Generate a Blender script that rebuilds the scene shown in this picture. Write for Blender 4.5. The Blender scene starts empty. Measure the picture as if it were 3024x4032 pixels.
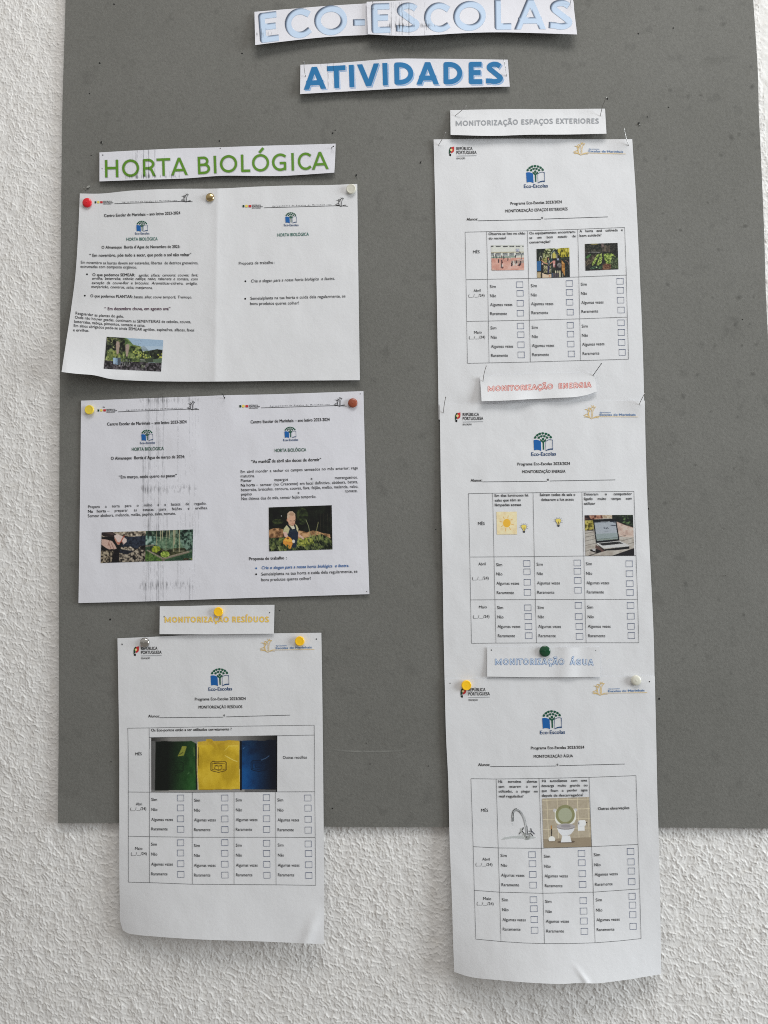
import bpy, math, random
import numpy as np
from mathutils import Matrix, Vector
from mathutils.geometry import tessellate_polygon

SC = bpy.context.scene
COL = SC.collection

# ------------------------------------------------------------------ camera
F = 3030.0                       # focal length in photo pixels (3024 x 4032)
CX, CY = 1512.0, 2016.0
CAM = np.array([0.0, -0.80, 1.50])
zc = np.array([-0.2736, 13.86, -1.0]); zc /= np.linalg.norm(zc)      # world up seen by the camera
xc = np.array([13.53, 0.267, 1.0]); xc -= zc * xc.dot(zc); xc /= np.linalg.norm(xc)
yc = np.cross(zc, xc)
ROT = np.array([xc, yc, zc])     # camera axes -> world axes
cd = bpy.data.cameras.new('camera')
cd.sensor_fit = 'VERTICAL'; cd.sensor_height = 36.0; cd.sensor_width = 27.0
cd.lens = 36.0 * F / 4032.0
cd.clip_start = 0.01; cd.clip_end = 50
cam = bpy.data.objects.new('camera', cd); COL.objects.link(cam)
m4 = Matrix.Identity(4)
for i in range(3):
    for j in range(3):
        m4[i][j] = ROT[i][j]
    m4[i][3] = CAM[i]
cam.matrix_world = m4
SC.camera = cam
cd.dof.use_dof = False

# ------------------------------------------------------------------ light
w = bpy.data.worlds.new('World'); SC.world = w; w.use_nodes = True
_n, _l = w.node_tree.nodes, w.node_tree.links         # the room behind the camera: floor, furniture band, pale walls, ceiling
_tc = _n.new('ShaderNodeTexCoord'); _sp = _n.new('ShaderNodeSeparateXYZ'); _r = _n.new('ShaderNodeValToRGB'); _m = _n.new('ShaderNodeMapRange')
_l.new(_tc.outputs['Generated'], _sp.inputs[0]); _l.new(_sp.outputs['Z'], _m.inputs['Value']); _m.inputs['From Min'].default_value = -1
_l.new(_m.outputs[0], _r.inputs[0]); _l.new(_r.outputs[0], _n['Background'].inputs[0]); _e = _r.color_ramp.elements
_e[0].position = 0.0; _e[0].color = (0.58, 0.55, 0.51, 1); _e[1].position = 1.0; _e[1].color = (1.28, 1.27, 1.22, 1)
for _p, _c in ((0.40, (0.64, 0.60, 0.56)), (0.46, (0.30, 0.28, 0.26)), (0.52, (0.84, 0.82, 0.78)), (0.70, (1.13, 1.11, 1.07))):
    _x = _e.new(_p); _x.color = (*_c, 1)
_n['Background'].inputs[1].default_value = 0.37

def area(name, loc, target, size, size_y, power, color):
    l = bpy.data.lights.new(name, 'AREA'); l.shape = 'RECTANGLE'
    l.size = size; l.size_y = size_y; l.energy = power; l.color = color
    o = bpy.data.objects.new(name, l); COL.objects.link(o)
    o.location = loc
    d = Vector(target) - Vector(loc)
    o.rotation_euler = d.to_track_quat('-Z', 'Y').to_euler()
    return o
area('window_light', (2.35, -0.85, 1.80), (0.0, 0, 1.4), 1.0, 1.2, 50.0, (0.90, 0.97, 1.0))
area('ceiling_light', (0.35, -1.15, 3.35), (0.05, 0, 1.6), 1.4, 0.7, 21.0, (1.0, 0.985, 0.95))

SC.cycles.filter_width = 1.0
SC.cycles.use_denoising = False
SC.cycles.use_adaptive_sampling = False
SC.cycles.max_bounces = 5; SC.cycles.transparent_max_bounces = 12
SC.view_settings.view_transform = 'Standard'
SC.view_settings.look = 'None'
SC.view_settings.exposure = 0.0
SC.view_settings.gamma = 1.0

# ------------------------------------------------------------------ helpers
def P(px, py, h):
    """point on the plane h metres in front of the wall seen at photo pixel px, py"""
    px = np.asarray(px, float); py = np.asarray(py, float); h = np.asarray(h, float)
    px, py, h = np.broadcast_arrays(px, py, h)
    d = np.stack([(px - CX) / F, -(py - CY) / F, -np.ones_like(px)], -1) @ ROT.T
    t = (-h - CAM[1]) / d[..., 1]
    return CAM + d * t[..., None]

class Z:                          # a measured detail of the photo: origin + scale
    def __init__(s, x0, y0, k): s.x0, s.y0, s.k = x0, y0, k
    def __call__(s, x, y): return (s.x0 + x / s.k, s.y0 + y / s.k)
    def pts(s, l): return [s(*p) for p in l]
ZA = Z(200, 500, 1.27615); ZB = Z(200, 1500, 1.27615)
ZC = Z(400, 2350, 1.74632); ZD = Z(400, 2950, 1.74632)
ZE = Z(1650, 400, 1.74632); ZF = Z(1650, 1050, 1.74632)
ZG = Z(1650, 1700, 1.659); ZH = Z(1650, 2500, 1.659); ZI = Z(1650, 3050, 1.58)
ZN = Z(0, 0, 1.0)

_tabs = {}
def vnoise(x, y, seed=0):
    if seed not in _tabs: _tabs[seed] = np.random.RandomState(seed).rand(256, 256)
    T = _tabs[seed]
    x = np.asarray(x, float); y = np.asarray(y, float)
    xi = np.floor(x).astype(int); yi = np.floor(y).astype(int)
    fx = x - xi; fy = y - yi
    fx = fx * fx * (3 - 2 * fx); fy = fy * fy * (3 - 2 * fy)
    a = T[xi & 255, yi & 255]; b = T[(xi + 1) & 255, yi & 255]
    c = T[xi & 255, (yi + 1) & 255]; d = T[(xi + 1) & 255, (yi + 1) & 255]
    return (a * (1 - fx) + b * fx) * (1 - fy) + (c * (1 - fx) + d * fx) * fy
def fbm(x, y, seed=0, n=4):
    v = 0; a = 0.5; tot = 0
    for i in range(n):
        v = v + a * vnoise(x * 2 ** i + 17.3 * i, y * 2 ** i + 9.1 * i, seed + i); tot += a; a *= 0.5
    return v / tot
def lin(c):
    c = np.asarray(c, float) / 255.0
    return np.where(c <= 0.04045, c / 12.92, ((c + 0.055) / 1.055) ** 2.4)
EXPO = 0.74
def ink(r, g, b):                 # photographed value under this light -> base colour
    return tuple(np.clip(lin((r, g, b)) / EXPO, 0.004, 0.86))

# ------------------------------------------------------------------ materials
def newmat(name):
    m = bpy.data.materials.new(name); m.use_nodes = True
    return m, m.node_tree.nodes, m.node_tree.links, m.node_tree.nodes['Principled BSDF']
def plain(name, col, rough=0.6, metal=0.0, coat=0.0, spec=0.5):
    m, n, l, b = newmat(name)
    b.inputs['Base Color'].default_value = (*col, 1); b.inputs['Roughness'].default_value = rough
    b.inputs['Metallic'].default_value = metal; b.inputs['Coat Weight'].default_value = coat
    b.inputs['Specular IOR Level'].default_value = spec
    return m
def tex(n, l, scale, detail=4, rough=0.6, coord='Object'):
    tc = n.new('ShaderNodeTexCoord'); t = n.new('ShaderNodeTexNoise')
    t.inputs['Scale'].default_value = scale; t.inputs['Detail'].default_value = detail
    t.inputs['Roughness'].default_value = rough
    l.new(tc.outputs[coord], t.inputs['Vector']); return t
def ramp(n, l, src, p0, c0, p1, c1):
    r = n.new('ShaderNodeValToRGB'); l.new(src, r.inputs[0])
    r.color_ramp.elements[0].position = p0; r.color_ramp.elements[0].color = (*c0, 1)
    r.color_ramp.elements[1].position = p1; r.color_ramp.elements[1].color = (*c1, 1)
    return r
def mul(n, l, a, b):
    x = n.new('ShaderNodeMix'); x.data_type = 'RGBA'; x.blend_type = 'MULTIPLY'
    x.inputs['Factor'].default_value = 1
    l.new(a, x.inputs['A']); l.new(b, x.inputs['B']); return x.outputs['Result']

def paper_mat(name, col):
    m, n, l, b = newmat(name)
    t1 = tex(n, l, 28, 3); r1 = ramp(n, l, t1.outputs['Fac'], 0.3, tuple(c * 0.965 for c in col), 0.7, col)
    t2 = tex(n, l, 520, 3, 0.7); r2 = ramp(n, l, t2.outputs['Fac'], 0.3, (0.965,) * 3, 0.7, (1,) * 3)
    l.new(mul(n, l, r1.outputs[0], r2.outputs[0]), b.inputs['Base Color'])
    b.inputs['Roughness'].default_value = 0.75; b.inputs['Specular IOR Level'].default_value = 0.25
    t3 = tex(n, l, 260, 4, 0.6)
    bp = n.new('ShaderNodeBump'); bp.inputs['Strength'].default_value = 0.25; bp.inputs['Distance'].default_value = 0.0006
    l.new(t3.outputs['Fac'], bp.inputs['Height']); l.new(bp.outputs[0], b.inputs['Normal'])
    return m
M_PAPER = paper_mat('white_paper', (0.80, 0.805, 0.83))
M_PAPER2 = paper_mat('bright_paper', (0.80, 0.80, 0.86))

def board_mat():
    m, n, l, b = newmat('grey_card')
    base = (0.184, 0.182, 0.170)
    t1 = tex(n, l, 420, 5, 0.75); r1 = ramp(n, l, t1.outputs['Fac'], 0.30, (0.86,) * 3, 0.70, (1.12,) * 3)
    t2 = tex(n, l, 7, 4, 0.6); r2 = ramp(n, l, t2.outputs['Fac'], 0.3, (0.94, 0.94, 0.93), 0.7, (1.05,) * 3)
    t3 = tex(n, l, 62, 2, 0.5); r3 = ramp(n, l, t3.outputs['Fac'], 0.24, (0.86,) * 3, 0.38, (1,) * 3)
    c = n.new('ShaderNodeRGB'); c.outputs[0].default_value = (*base, 1)
    o = mul(n, l, c.outputs[0], r1.outputs[0]); o = mul(n, l, o, r2.outputs[0]); o = mul(n, l, o, r3.outputs[0])
    l.new(o, b.inputs['Base Color'])
    b.inputs['Roughness'].default_value = 0.85; b.inputs['Specular IOR Level'].default_value = 0.25
    bp = n.new('ShaderNodeBump'); bp.inputs['Strength'].default_value = 0.55; bp.inputs['Distance'].default_value = 0.0008
    l.new(t1.outputs['Fac'], bp.inputs['Height']); l.new(bp.outputs[0], b.inputs['Normal'])
    return m
M_BOARD = board_mat()

def wall_mat():
    m, n, l, b = newmat('white_wall_paint')
    t1 = tex(n, l, 14, 4); r1 = ramp(n, l, t1.outputs['Fac'], 0.3, (0.82, 0.805, 0.79), 0.7, (0.86, 0.85, 0.84))
    t2 = tex(n, l, 90, 3); r2 = ramp(n, l, t2.outputs['Fac'], 0.25, (0.93, 0.92, 0.90), 0.5, (1, 1, 1))
    l.new(mul(n, l, r1.outputs[0], r2.outputs[0]), b.inputs['Base Color'])
    b.inputs['Roughness'].default_value = 0.55; b.inputs['Specular IOR Level'].default_value = 0.35
    t3 = tex(n, l, 300, 4)
    bp = n.new('ShaderNodeBump'); bp.inputs['Strength'].default_value = 0.35; bp.inputs['Distance'].default_value = 0.0008
    l.new(t3.outputs['Fac'], bp.inputs['Height']); l.new(bp.outputs[0], b.inputs['Normal'])
    return m
M_WALL = wall_mat()

def print_mat(name, bright=1.0):
    m, n, l, b = newmat(name)
    a = n.new('ShaderNodeAttribute'); a.attribute_name = 'Col'
    l.new(a.outputs['Color'], b.inputs['Base Color'])
    b.inputs['Roughness'].default_value = 0.6; b.inputs['Specular IOR Level'].default_value = 0.3
    tr = n.new('ShaderNodeBsdfTransparent'); mx = n.new('ShaderNodeMixShader')
    l.new(a.outputs['Alpha'], mx.inputs[0]); l.new(tr.outputs[0], mx.inputs[1]); l.new(b.outputs[0], mx.inputs[2])
    l.new(mx.outputs[0], n['Material Output'].inputs[0])
    return m
M_PRINT = print_mat('colour_print')

def ink_mat(name, rgb): return plain(name, ink(*rgb), 0.65, spec=0.3)
K = {'black': ink_mat('black_ink', (22, 22, 24)), 'grey': ink_mat('grey_ink', (120, 122, 126)),
     'text': ink_mat('dark_grey_ink', (36, 37, 40)),
     'light': ink_mat('light_grey_ink', (150, 152, 155)), 'dgreen': ink_mat('dark_green_ink', (22, 78, 58)),
     'teal': ink_mat('teal_ink', (34, 96, 84)),
     'blue': ink_mat('blue_ink', (24, 86, 150)), 'navy': ink_mat('navy_ink', (24, 62, 104)),
     'box': ink_mat('box_blue_ink', (34, 54, 92)), 'gold': ink_mat('gold_ink', (196, 168, 106)),
     'red': ink_mat('red_ink', (176, 44, 48)), 'yellow': ink_mat('yellow_ink', (226, 190, 96)),
     'steelblue': ink_mat('steel_blue_ink', (62, 104, 150)), 'linkblue': ink_mat('link_blue_ink', (40, 92, 148)),
     'purple': ink_mat('dark_purple_ink', (70, 36, 60)), 'white': ink_mat('white_ink', (226, 230, 234)),
     'green2': ink_mat('flag_green_ink', (24, 58, 40)), 'hole': plain('hole_black', (0.012, 0.012, 0.012), 0.9),
     'scuff': plain('scuffed_card', (0.27, 0.27, 0.255), 0.8), 'dent_tone': plain('dark_dent_card', (0.075, 0.073, 0.068), 0.95),  # the dark dent colour has the shade of a hollow put into it
     'tornlight': plain('torn_card_fibre', (0.30, 0.30, 0.28), 0.9)}

# ------------------------------------------------------------------ mesh building
def mesh_obj(name, verts, faces, mats, parent=None, mi=None, cols=None, smooth=False):
    me = bpy.data.meshes.new(name)
    verts = np.asarray(verts, dtype=np.float64).reshape(-1, 3)
    me.from_pydata(verts.tolist(), [], faces if isinstance(faces, list) else faces.tolist())
    if not isinstance(mats, (list, tuple)): mats = [mats]
    for m in mats: me.materials.append(m)
    if mi is not None: me.polygons.foreach_set('material_index', np.asarray(mi, dtype=np.int32))
    if cols is not None:
        ca = me.color_attributes.new('Col', 'FLOAT_COLOR', 'POINT')
        ca.data.foreach_set('color', np.asarray(cols, dtype=np.float32).ravel())
    if smooth: me.polygons.foreach_set('use_smooth', np.ones(len(me.polygons), dtype=bool))
    me.update()
    o = bpy.data.objects.new(name, me); COL.objects.link(o)
    if parent: o.parent = parent
    return o
def tag(o, label=None, cat=None, group=None, kind=None):
    if label: o['label'] = label
    if cat: o['category'] = cat
    if group: o['group'] = group
    if kind: o['kind'] = kind
    return o

def resample(pts, n):
    """smooth resampling of an edge given as points, by arc length"""
    p = np.array(pts, float)
    if len(p) == 2: t = np.linspace(0, 1, n)[:, None]; return p[0] * (1 - t) + p[1] * t
    d = np.r_[0, np.cumsum(np.hypot(*np.diff(p, axis=0).T))]; d /= d[-1]
    # monotone-ish cubic (Catmull-Rom tangents)
    m = np.gradient(p, d, axis=0)
    t = np.linspace(0, 1, n); k = np.clip(np.searchsorted(d, t) - 1, 0, len(p) - 2)
    hseg = d[k + 1] - d[k]; u = (t - d[k]) / hseg
    u = u[:, None]; hs = hseg[:, None]
    return ((2*u**3 - 3*u**2 + 1) * p[k] + (u**3 - 2*u**2 + u) * hs * m[k]
            + (-2*u**3 + 3*u**2) * p[k + 1] + (u**3 - u**2) * hs * m[k + 1])
def grid_faces(nx, ny):
    i = np.arange(ny - 1)[:, None] * nx + np.arange(nx - 1)[None, :]
    return np.stack([i, i + nx, i + nx + 1, i + 1], -1).reshape(-1, 4)   # faces the camera

class Sheet:
    count = 0
    def __init__(s, name, label, cat, top, right, bottom, left, h, mat, group=None, nx=70, ny=90, thick=0.00018, wob=0.00035):
        s.h0 = h; s.wob = wob; s.seed = 40 + Sheet.count * 7; Sheet.count += 1; s.k = 0
        T = resample(top, nx); B = resample(bottom, nx); L = resample(left, ny); R = resample(right, ny)
        u = np.linspace(0, 1, nx)[None, :, None]; v = np.linspace(0, 1, ny)[:, None, None]
        G = (T[None] * (1 - v) + B[None] * v + L[:, None] * (1 - u) + R[:, None] * u
             - (T[0] * (1 - u) * (1 - v) + T[-1] * u * (1 - v) + B[0] * (1 - u) * v + B[-1] * u * v))
        pos = s.P(G[..., 0], G[..., 1], 0.0)
        fr = pos.reshape(-1, 3); bk = fr + np.array([0, thick, 0]); n = nx * ny; gf = grid_faces(nx, ny)
        I = np.arange(n).reshape(ny, nx)
        ring = np.r_[I[0, :-1], I[:-1, -1], I[-1, :0:-1], I[:0:-1, 0]]; nxt = np.roll(ring, -1)
        m = len(ring); a = np.arange(m); rim = np.stack([a, (a + 1) % m, (a + 1) % m + m, a + m], -1) + 2 * n
        s.o = mesh_obj(name, np.concatenate([fr, bk, fr[ring], bk[ring]]), np.concatenate([gf, gf[:, ::-1] + n, rim]), mat)
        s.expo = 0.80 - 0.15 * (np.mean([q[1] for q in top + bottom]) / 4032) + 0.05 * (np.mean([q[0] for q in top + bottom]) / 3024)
        sm = np.ones(len(gf) * 2 + len(rim), dtype=bool); sm[len(gf) * 2:] = False
        s.o.data.polygons.foreach_set('use_smooth', sm)
        tag(s.o, label, cat, group)
    def h(s, x, y):
        x = np.asarray(x, float); y = np.asarray(y, float)
        return s.h0(x, y) + s.wob * ((fbm(x / 190, y / 260, s.seed, 2) - 0.5) * 2 + 0.7 * (fbm(x / 60, y / 90, s.seed + 3, 2) - 0.5) * 2)
    def P(s, x, y, dz): return P(x, y, s.h(x, y) + dz)
    def lift(s):
        s.k += 1; return 0.00022 + 0.000006 * (s.k % 25)

# ------------------------------------------------------------------ glyphs
CHARS = "ABCDEFGHIJKLMNOPQRSTUVWXYZabcdefghijklmnopqrstuvwxyz0123456789ÁÉÍÓÚÃÕÂÊÇáéíóúãõâêôçà.,;:!?-–/()_'´“”\"•|"
def build_glyphs(res):
    objs = []
    def mk(t):
        c = bpy.data.curves.new('glyph', 'FONT'); c.body = t; c.size = 1; c.resolution_u = res
        c.fill_mode = 'FRONT'
        o = bpy.data.objects.new('glyph', c); COL.objects.link(o); objs.append(o); return o
    todo = [(c, mk(c), mk('H' + c + 'H')) for c in CHARS]; hh = mk('HH')
    dg = bpy.context.evaluated_depsgraph_get(); dg.update()
    def get(o):
        e = o.evaluated_get(dg); me = e.to_mesh()
        v = np.zeros(len(me.vertices) * 3); me.vertices.foreach_get('co', v); v = v.reshape(-1, 3)[:, :2].copy()
        fs = []
        for p in me.polygons:
            q = list(p.vertices)
            for i in range(1, len(q) - 1): fs.append((q[0], q[i], q[i + 1]))
        e.to_mesh_clear(); return v, fs
    base = get(hh)[0][:, 0].max(); G = {}
    for c, a, b in todo:
        v, f = get(a); adv = get(b)[0][:, 0].max() - base
        G[c] = (v, f, adv)
    cap = get(todo[CHARS.index('H')][1])[0][:, 1].max()
    for o in objs:
        c = o.data; bpy.data.objects.remove(o); bpy.data.curves.remove(c)
    G[' '] = (np.zeros((0, 2)), [], 0.30)
    return G, cap
GL, CAP = build_glyphs(3)

def text2d(txt, bold):
    vs = []; fs = []; lay = []; x = 0; n = 0
    for c in txt:
        v, f, adv = GL.get(c, GL[' '])
        if len(v):
            for dx, ly in (((-0.02, 0), (0.02, 1), (0.0, 2)) if bold else ((-0.007, 0), (0.007, 1))):
                vs.append(v + (x + dx, 0.0)); fs += [tuple(i + n for i in t) for t in f]
                lay.append(np.full(len(v), ly)); n += len(v)
        x += adv
    if not vs: return None
    return np.concatenate(vs) / CAP, fs, np.concatenate(lay), x / CAP

def T(sh, z, pts, txt, cap, col='text', bold=False, ital=False, part='text_line', just=False, track=0.0, xs=0.86):
    """one printed line; pts = baseline points in detail z; fitted between its ends"""
    base = np.array([z(*p) for p in pts], float); cap = cap / z.k * 1.08
    d = np.r_[0, np.cumsum(np.hypot(*np.diff(base, axis=0).T))]; L = d[-1]
    words = txt.split(' ') if just else [txt]
    V = []; Fc = []; Ly = []; n = 0
    res = [text2d(wd, bold) for wd in words]
    wid = [r[0][:, 0].max() - r[0][:, 0].min() for r in res]
    if just and len(words) > 1:
        k = xs * cap; tot = sum(wid) * k
        if tot > L * 0.93: k *= L * 0.93 / tot; tot = L * 0.93
        gap = (L - tot) / (len(words) - 1)
    else: k = L / wid[0]; gap = 0
    x = 0
    for r, wd in zip(res, wid):
        v = r[0].copy(); v[:, 0] = (v[:, 0] - v[:, 0].min()) * k + x; v[:, 1] *= cap
        if ital: v[:, 0] += 0.20 * v[:, 1]
        V.append(v); Fc += [tuple(i + n for i in t) for t in r[1]]; Ly.append(r[2]); n += len(v)
        x += wd * k + gap
    V = np.concatenate(V); Ly = np.concatenate(Ly)
    bx = np.interp(V[:, 0], d, base[:, 0]); by = np.interp(V[:, 0], d, base[:, 1])
    ex = V[:, 0] - np.clip(V[:, 0], 0, L); bx += ex
    # direction of the local baseline for the up vector
    e = L * 0.02 + 1
    tx = np.interp(V[:, 0] + e, d, base[:, 0]) - np.interp(V[:, 0] - e, d, base[:, 0])
    ty = np.interp(V[:, 0] + e, d, base[:, 1]) - np.interp(V[:, 0] - e, d, base[:, 1])
    ln = np.hypot(tx, ty) + 1e-9; tx /= ln; ty /= ln
    X = bx + ty * V[:, 1] * 0.6; Y = by - tx * V[:, 1]
    pos = sh.P(X, Y, sh.lift() + Ly * 0.00003)
    return mesh_obj(part, pos, Fc, K[col], sh.o)

def rect_pts(p, q, wd):
    return None
def strokes(sh, lines, wd, mat, part, parent=None, closed=False):
    """printed lines as flat ribbons with mitred corners; lines in photo pixels"""
    V = []; Fc = []; n = 0
    for ln in lines:
        p = np.array(ln, float)
        if closed: p = np.vstack([p, p[:1], p[1:2]])
        # subdivide long runs so that they follow the paper
        q = [p[0]]
        for a, b in zip(p[:-1], p[1:]):
            m = max(1, int(np.hypot(*(b - a)) / 14))
            for i in range(1, m + 1): q.append(a + (b - a) * i / m)
        q = np.array(q); t = np.gradient(q, axis=0); t /= (np.hypot(*t.T)[:, None] + 1e-9)
        nn = np.stack([-t[:, 1], t[:, 0]], 1)
        w0 = wd if np.isscalar(wd) else wd
        a = q + nn * w0 / 2; b = q - nn * w0 / 2
        pos = np.empty((len(q) * 2, 2)); pos[0::2] = a; pos[1::2] = b
        V.append(sh.P(pos[:, 0], pos[:, 1], sh.lift()))
        for i in range(len(q) - 1):
            Fc.append((n + 2*i, n + 2*i + 2, n + 2*i + 3, n + 2*i + 1))
        n += len(pos)
    return mesh_obj(part, np.concatenate(V), Fc, mat, parent or sh.o)
def polys(sh, items, part, parent=None):
    """filled printed shapes: [(points in photo px, ink name)]"""
    V = []; Fc = []; mi = []; n = 0; mats = []; names = []
    for pts, mn in items:
        if mn not in names: names.append(mn); mats.append(K[mn])
        p = np.array(pts, float)
        tris = tessellate_polygon([[Vector((a, b, 0)) for a, b in p]])
        V.append(sh.P(p[:, 0], p[:, 1], sh.lift()))
        for t in tris: Fc.append(tuple(n + i for i in t)); mi.append(names.index(mn))
        n += len(p)
    return mesh_obj(part, np.concatenate(V), Fc, mats, parent or sh.o, mi=mi)
def circ(cx, cy, r, n=20, ry=None, a0=0):
    ry = ry or r
    return [(cx + r * math.cos(a0 + 2*math.pi*i/n), cy + ry * math.sin(a0 + 2*math.pi*i/n)) for i in range(n)]

# ------------------------------------------------------------------ painted prints
class Pic:
    """a colour print as a fine mesh with one colour per vertex, drawn with shapes"""
    def __init__(s, z, corners, step=1.8, seed=1):
        s.z = z; c = np.array(corners, float); s.c = c; s.seed = seed
        wn = np.hypot(*(c[1] - c[0])) / z.k; hn = np.hypot(*(c[3] - c[0])) / z.k
        s.nx = int(wn / step) + 1; s.ny = int(hn / step) + 1
        u = (np.arange(s.nx * 2) + 0.5) / (s.nx * 2); v = (np.arange(s.ny * 2) + 0.5) / (s.ny * 2)
        u, v = np.meshgrid(u, v); s.u = u; s.v = v
        bl = lambda k: (c[0][k]*(1-u)*(1-v) + c[1][k]*u*(1-v) + c[2][k]*u*v + c[3][k]*(1-u)*v)
        s.X = bl(0); s.Y = bl(1); s.A = np.zeros(s.X.shape + (3,)); s.q = wn / hn
    def put(s, mask, col, a=1.0):
        m = (mask.astype(float) * a)[..., None]; s.A = s.A * (1 - m) + np.asarray(col, float) * m
    def all(s): return np.ones(s.X.shape, bool)
    def inpoly(s, pts):
        p = np.array(pts, float); x, y = s.X, s.Y; r = np.zeros(x.shape, bool); j = len(p) - 1
        for i in range(len(p)):
            xi, yi = p[i]; xj, yj = p[j]
            if yi != yj: r ^= ((yi > y) != (yj > y)) & (x < (xj - xi) * (y - yi) / (yj - yi) + xi)
            j = i
        return r
    def poly(s, pts, col, a=1.0): s.put(s.inpoly(pts), col, a)
    def ine(s, cx, cy, rx, ry, ang=0):
        c, n = math.cos(math.radians(ang)), math.sin(math.radians(ang))
        dx = s.X - cx; dy = s.Y - cy
        return ((dx * c + dy * n) / rx) ** 2 + ((-dx * n + dy * c) / ry) ** 2 < 1
    def ell(s, cx, cy, rx, ry, col, ang=0, a=1.0): s.put(s.ine(cx, cy, rx, ry, ang), col, a)
    def dist(s, pts):
        d = np.full(s.X.shape, 1e9)
        for (x0, y0), (x1, y1) in zip(pts[:-1], pts[1:]):
            vx, vy = x1 - x0, y1 - y0; L = vx*vx + vy*vy + 1e-9
            t = np.clip(((s.X - x0)*vx + (s.Y - y0)*vy) / L, 0, 1)
            d = np.minimum(d, np.hypot(s.X - x0 - t*vx, s.Y - y0 - t*vy))
        return d
    def line(s, pts, wd, col, a=1.0): s.put(s.dist(pts) < wd / 2, col, a)
    def leafy(s, mask, pal, sc, seed=0, con=1.9, st=1.0, a=1.0):
        """mottled foliage, soil, stone: noise through a palette"""
        v = fbm(s.X / sc, s.Y / (sc * st), s.seed * 13 + seed, 3)
        v = np.clip((v - 0.5) * con + 0.5, 0, 0.999) * (len(pal) - 1)
        i = v.astype(int); f = (v - i)[..., None]; p = np.array(pal, float)
        c = p[i] * (1 - f) + p[i + 1] * f
        m = (mask.astype(float) * a)[..., None]; s.A = s.A * (1 - m) + c * m
    def scatter(s, mask, n, r, cols, seed=0, st=1.0, ang=None):
        rs = random.Random(seed * 7 + s.seed)
        ys, xs = np.nonzero(mask)
        if not len(ys): return
        for i in range(n):
            k = rs.randrange(len(ys)); cx = s.X[ys[k], xs[k]]; cy = s.Y[ys[k], xs[k]]
            rr = r * rs.uniform(0.5, 1.3)
            an = rs.uniform(0, 180) if ang is None else ang + rs.uniform(-25, 25)
            s.put(s.ine(cx, cy, rr, rr * st, an) & mask, rs.choice(cols), rs.uniform(0.5, 1.0))
    def emit(s, sh, part='photo_print', alpha=None, grain=5.0, label=None, sat=0.84, dim=0.93):
        rs = np.random.RandomState(s.seed)
        A = s.A.reshape(s.ny, 2, s.nx, 2, 3).mean((1, 3)) + rs.normal(0, grain, (s.ny, s.nx, 1))
        if sat < 1 or dim != 0.93: g = A.mean(-1, keepdims=True); A = (g + (A - g) * sat) * dim
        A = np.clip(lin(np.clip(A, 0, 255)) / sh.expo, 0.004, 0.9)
        al = np.ones((s.ny, s.nx)) if alpha is None else alpha.reshape(s.ny, 2, s.nx, 2).mean((1, 3))
        u = np.linspace(0, 1, s.nx)[None, :]; v = np.linspace(0, 1, s.ny)[:, None]; c = s.c
        bl = lambda k: (c[0][k]*(1-u)*(1-v) + c[1][k]*u*(1-v) + c[2][k]*u*v + c[3][k]*(1-u)*v)
        x, y = s.z(bl(0), bl(1))
        return patch(sh, x, y, A, al, part, label)
def patch(sh, x, y, A, al, part, label=None):
    ny, nx = x.shape
    pos = sh.P(x, y, sh.lift()).reshape(-1, 3); f = grid_faces(nx, ny); a = al.ravel()
    keep = a[f].max(1) > 0.02; f = f[keep]
    used = np.unique(f); re = np.full(len(pos), -1); re[used] = np.arange(len(used))
    col = np.concatenate([A.reshape(-1, 3), a[:, None]], 1)[used]
    o = mesh_obj(part, pos[used], re[f], M_PRINT, sh.o, cols=col)
    if label: o['label'] = label
    return o

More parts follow.
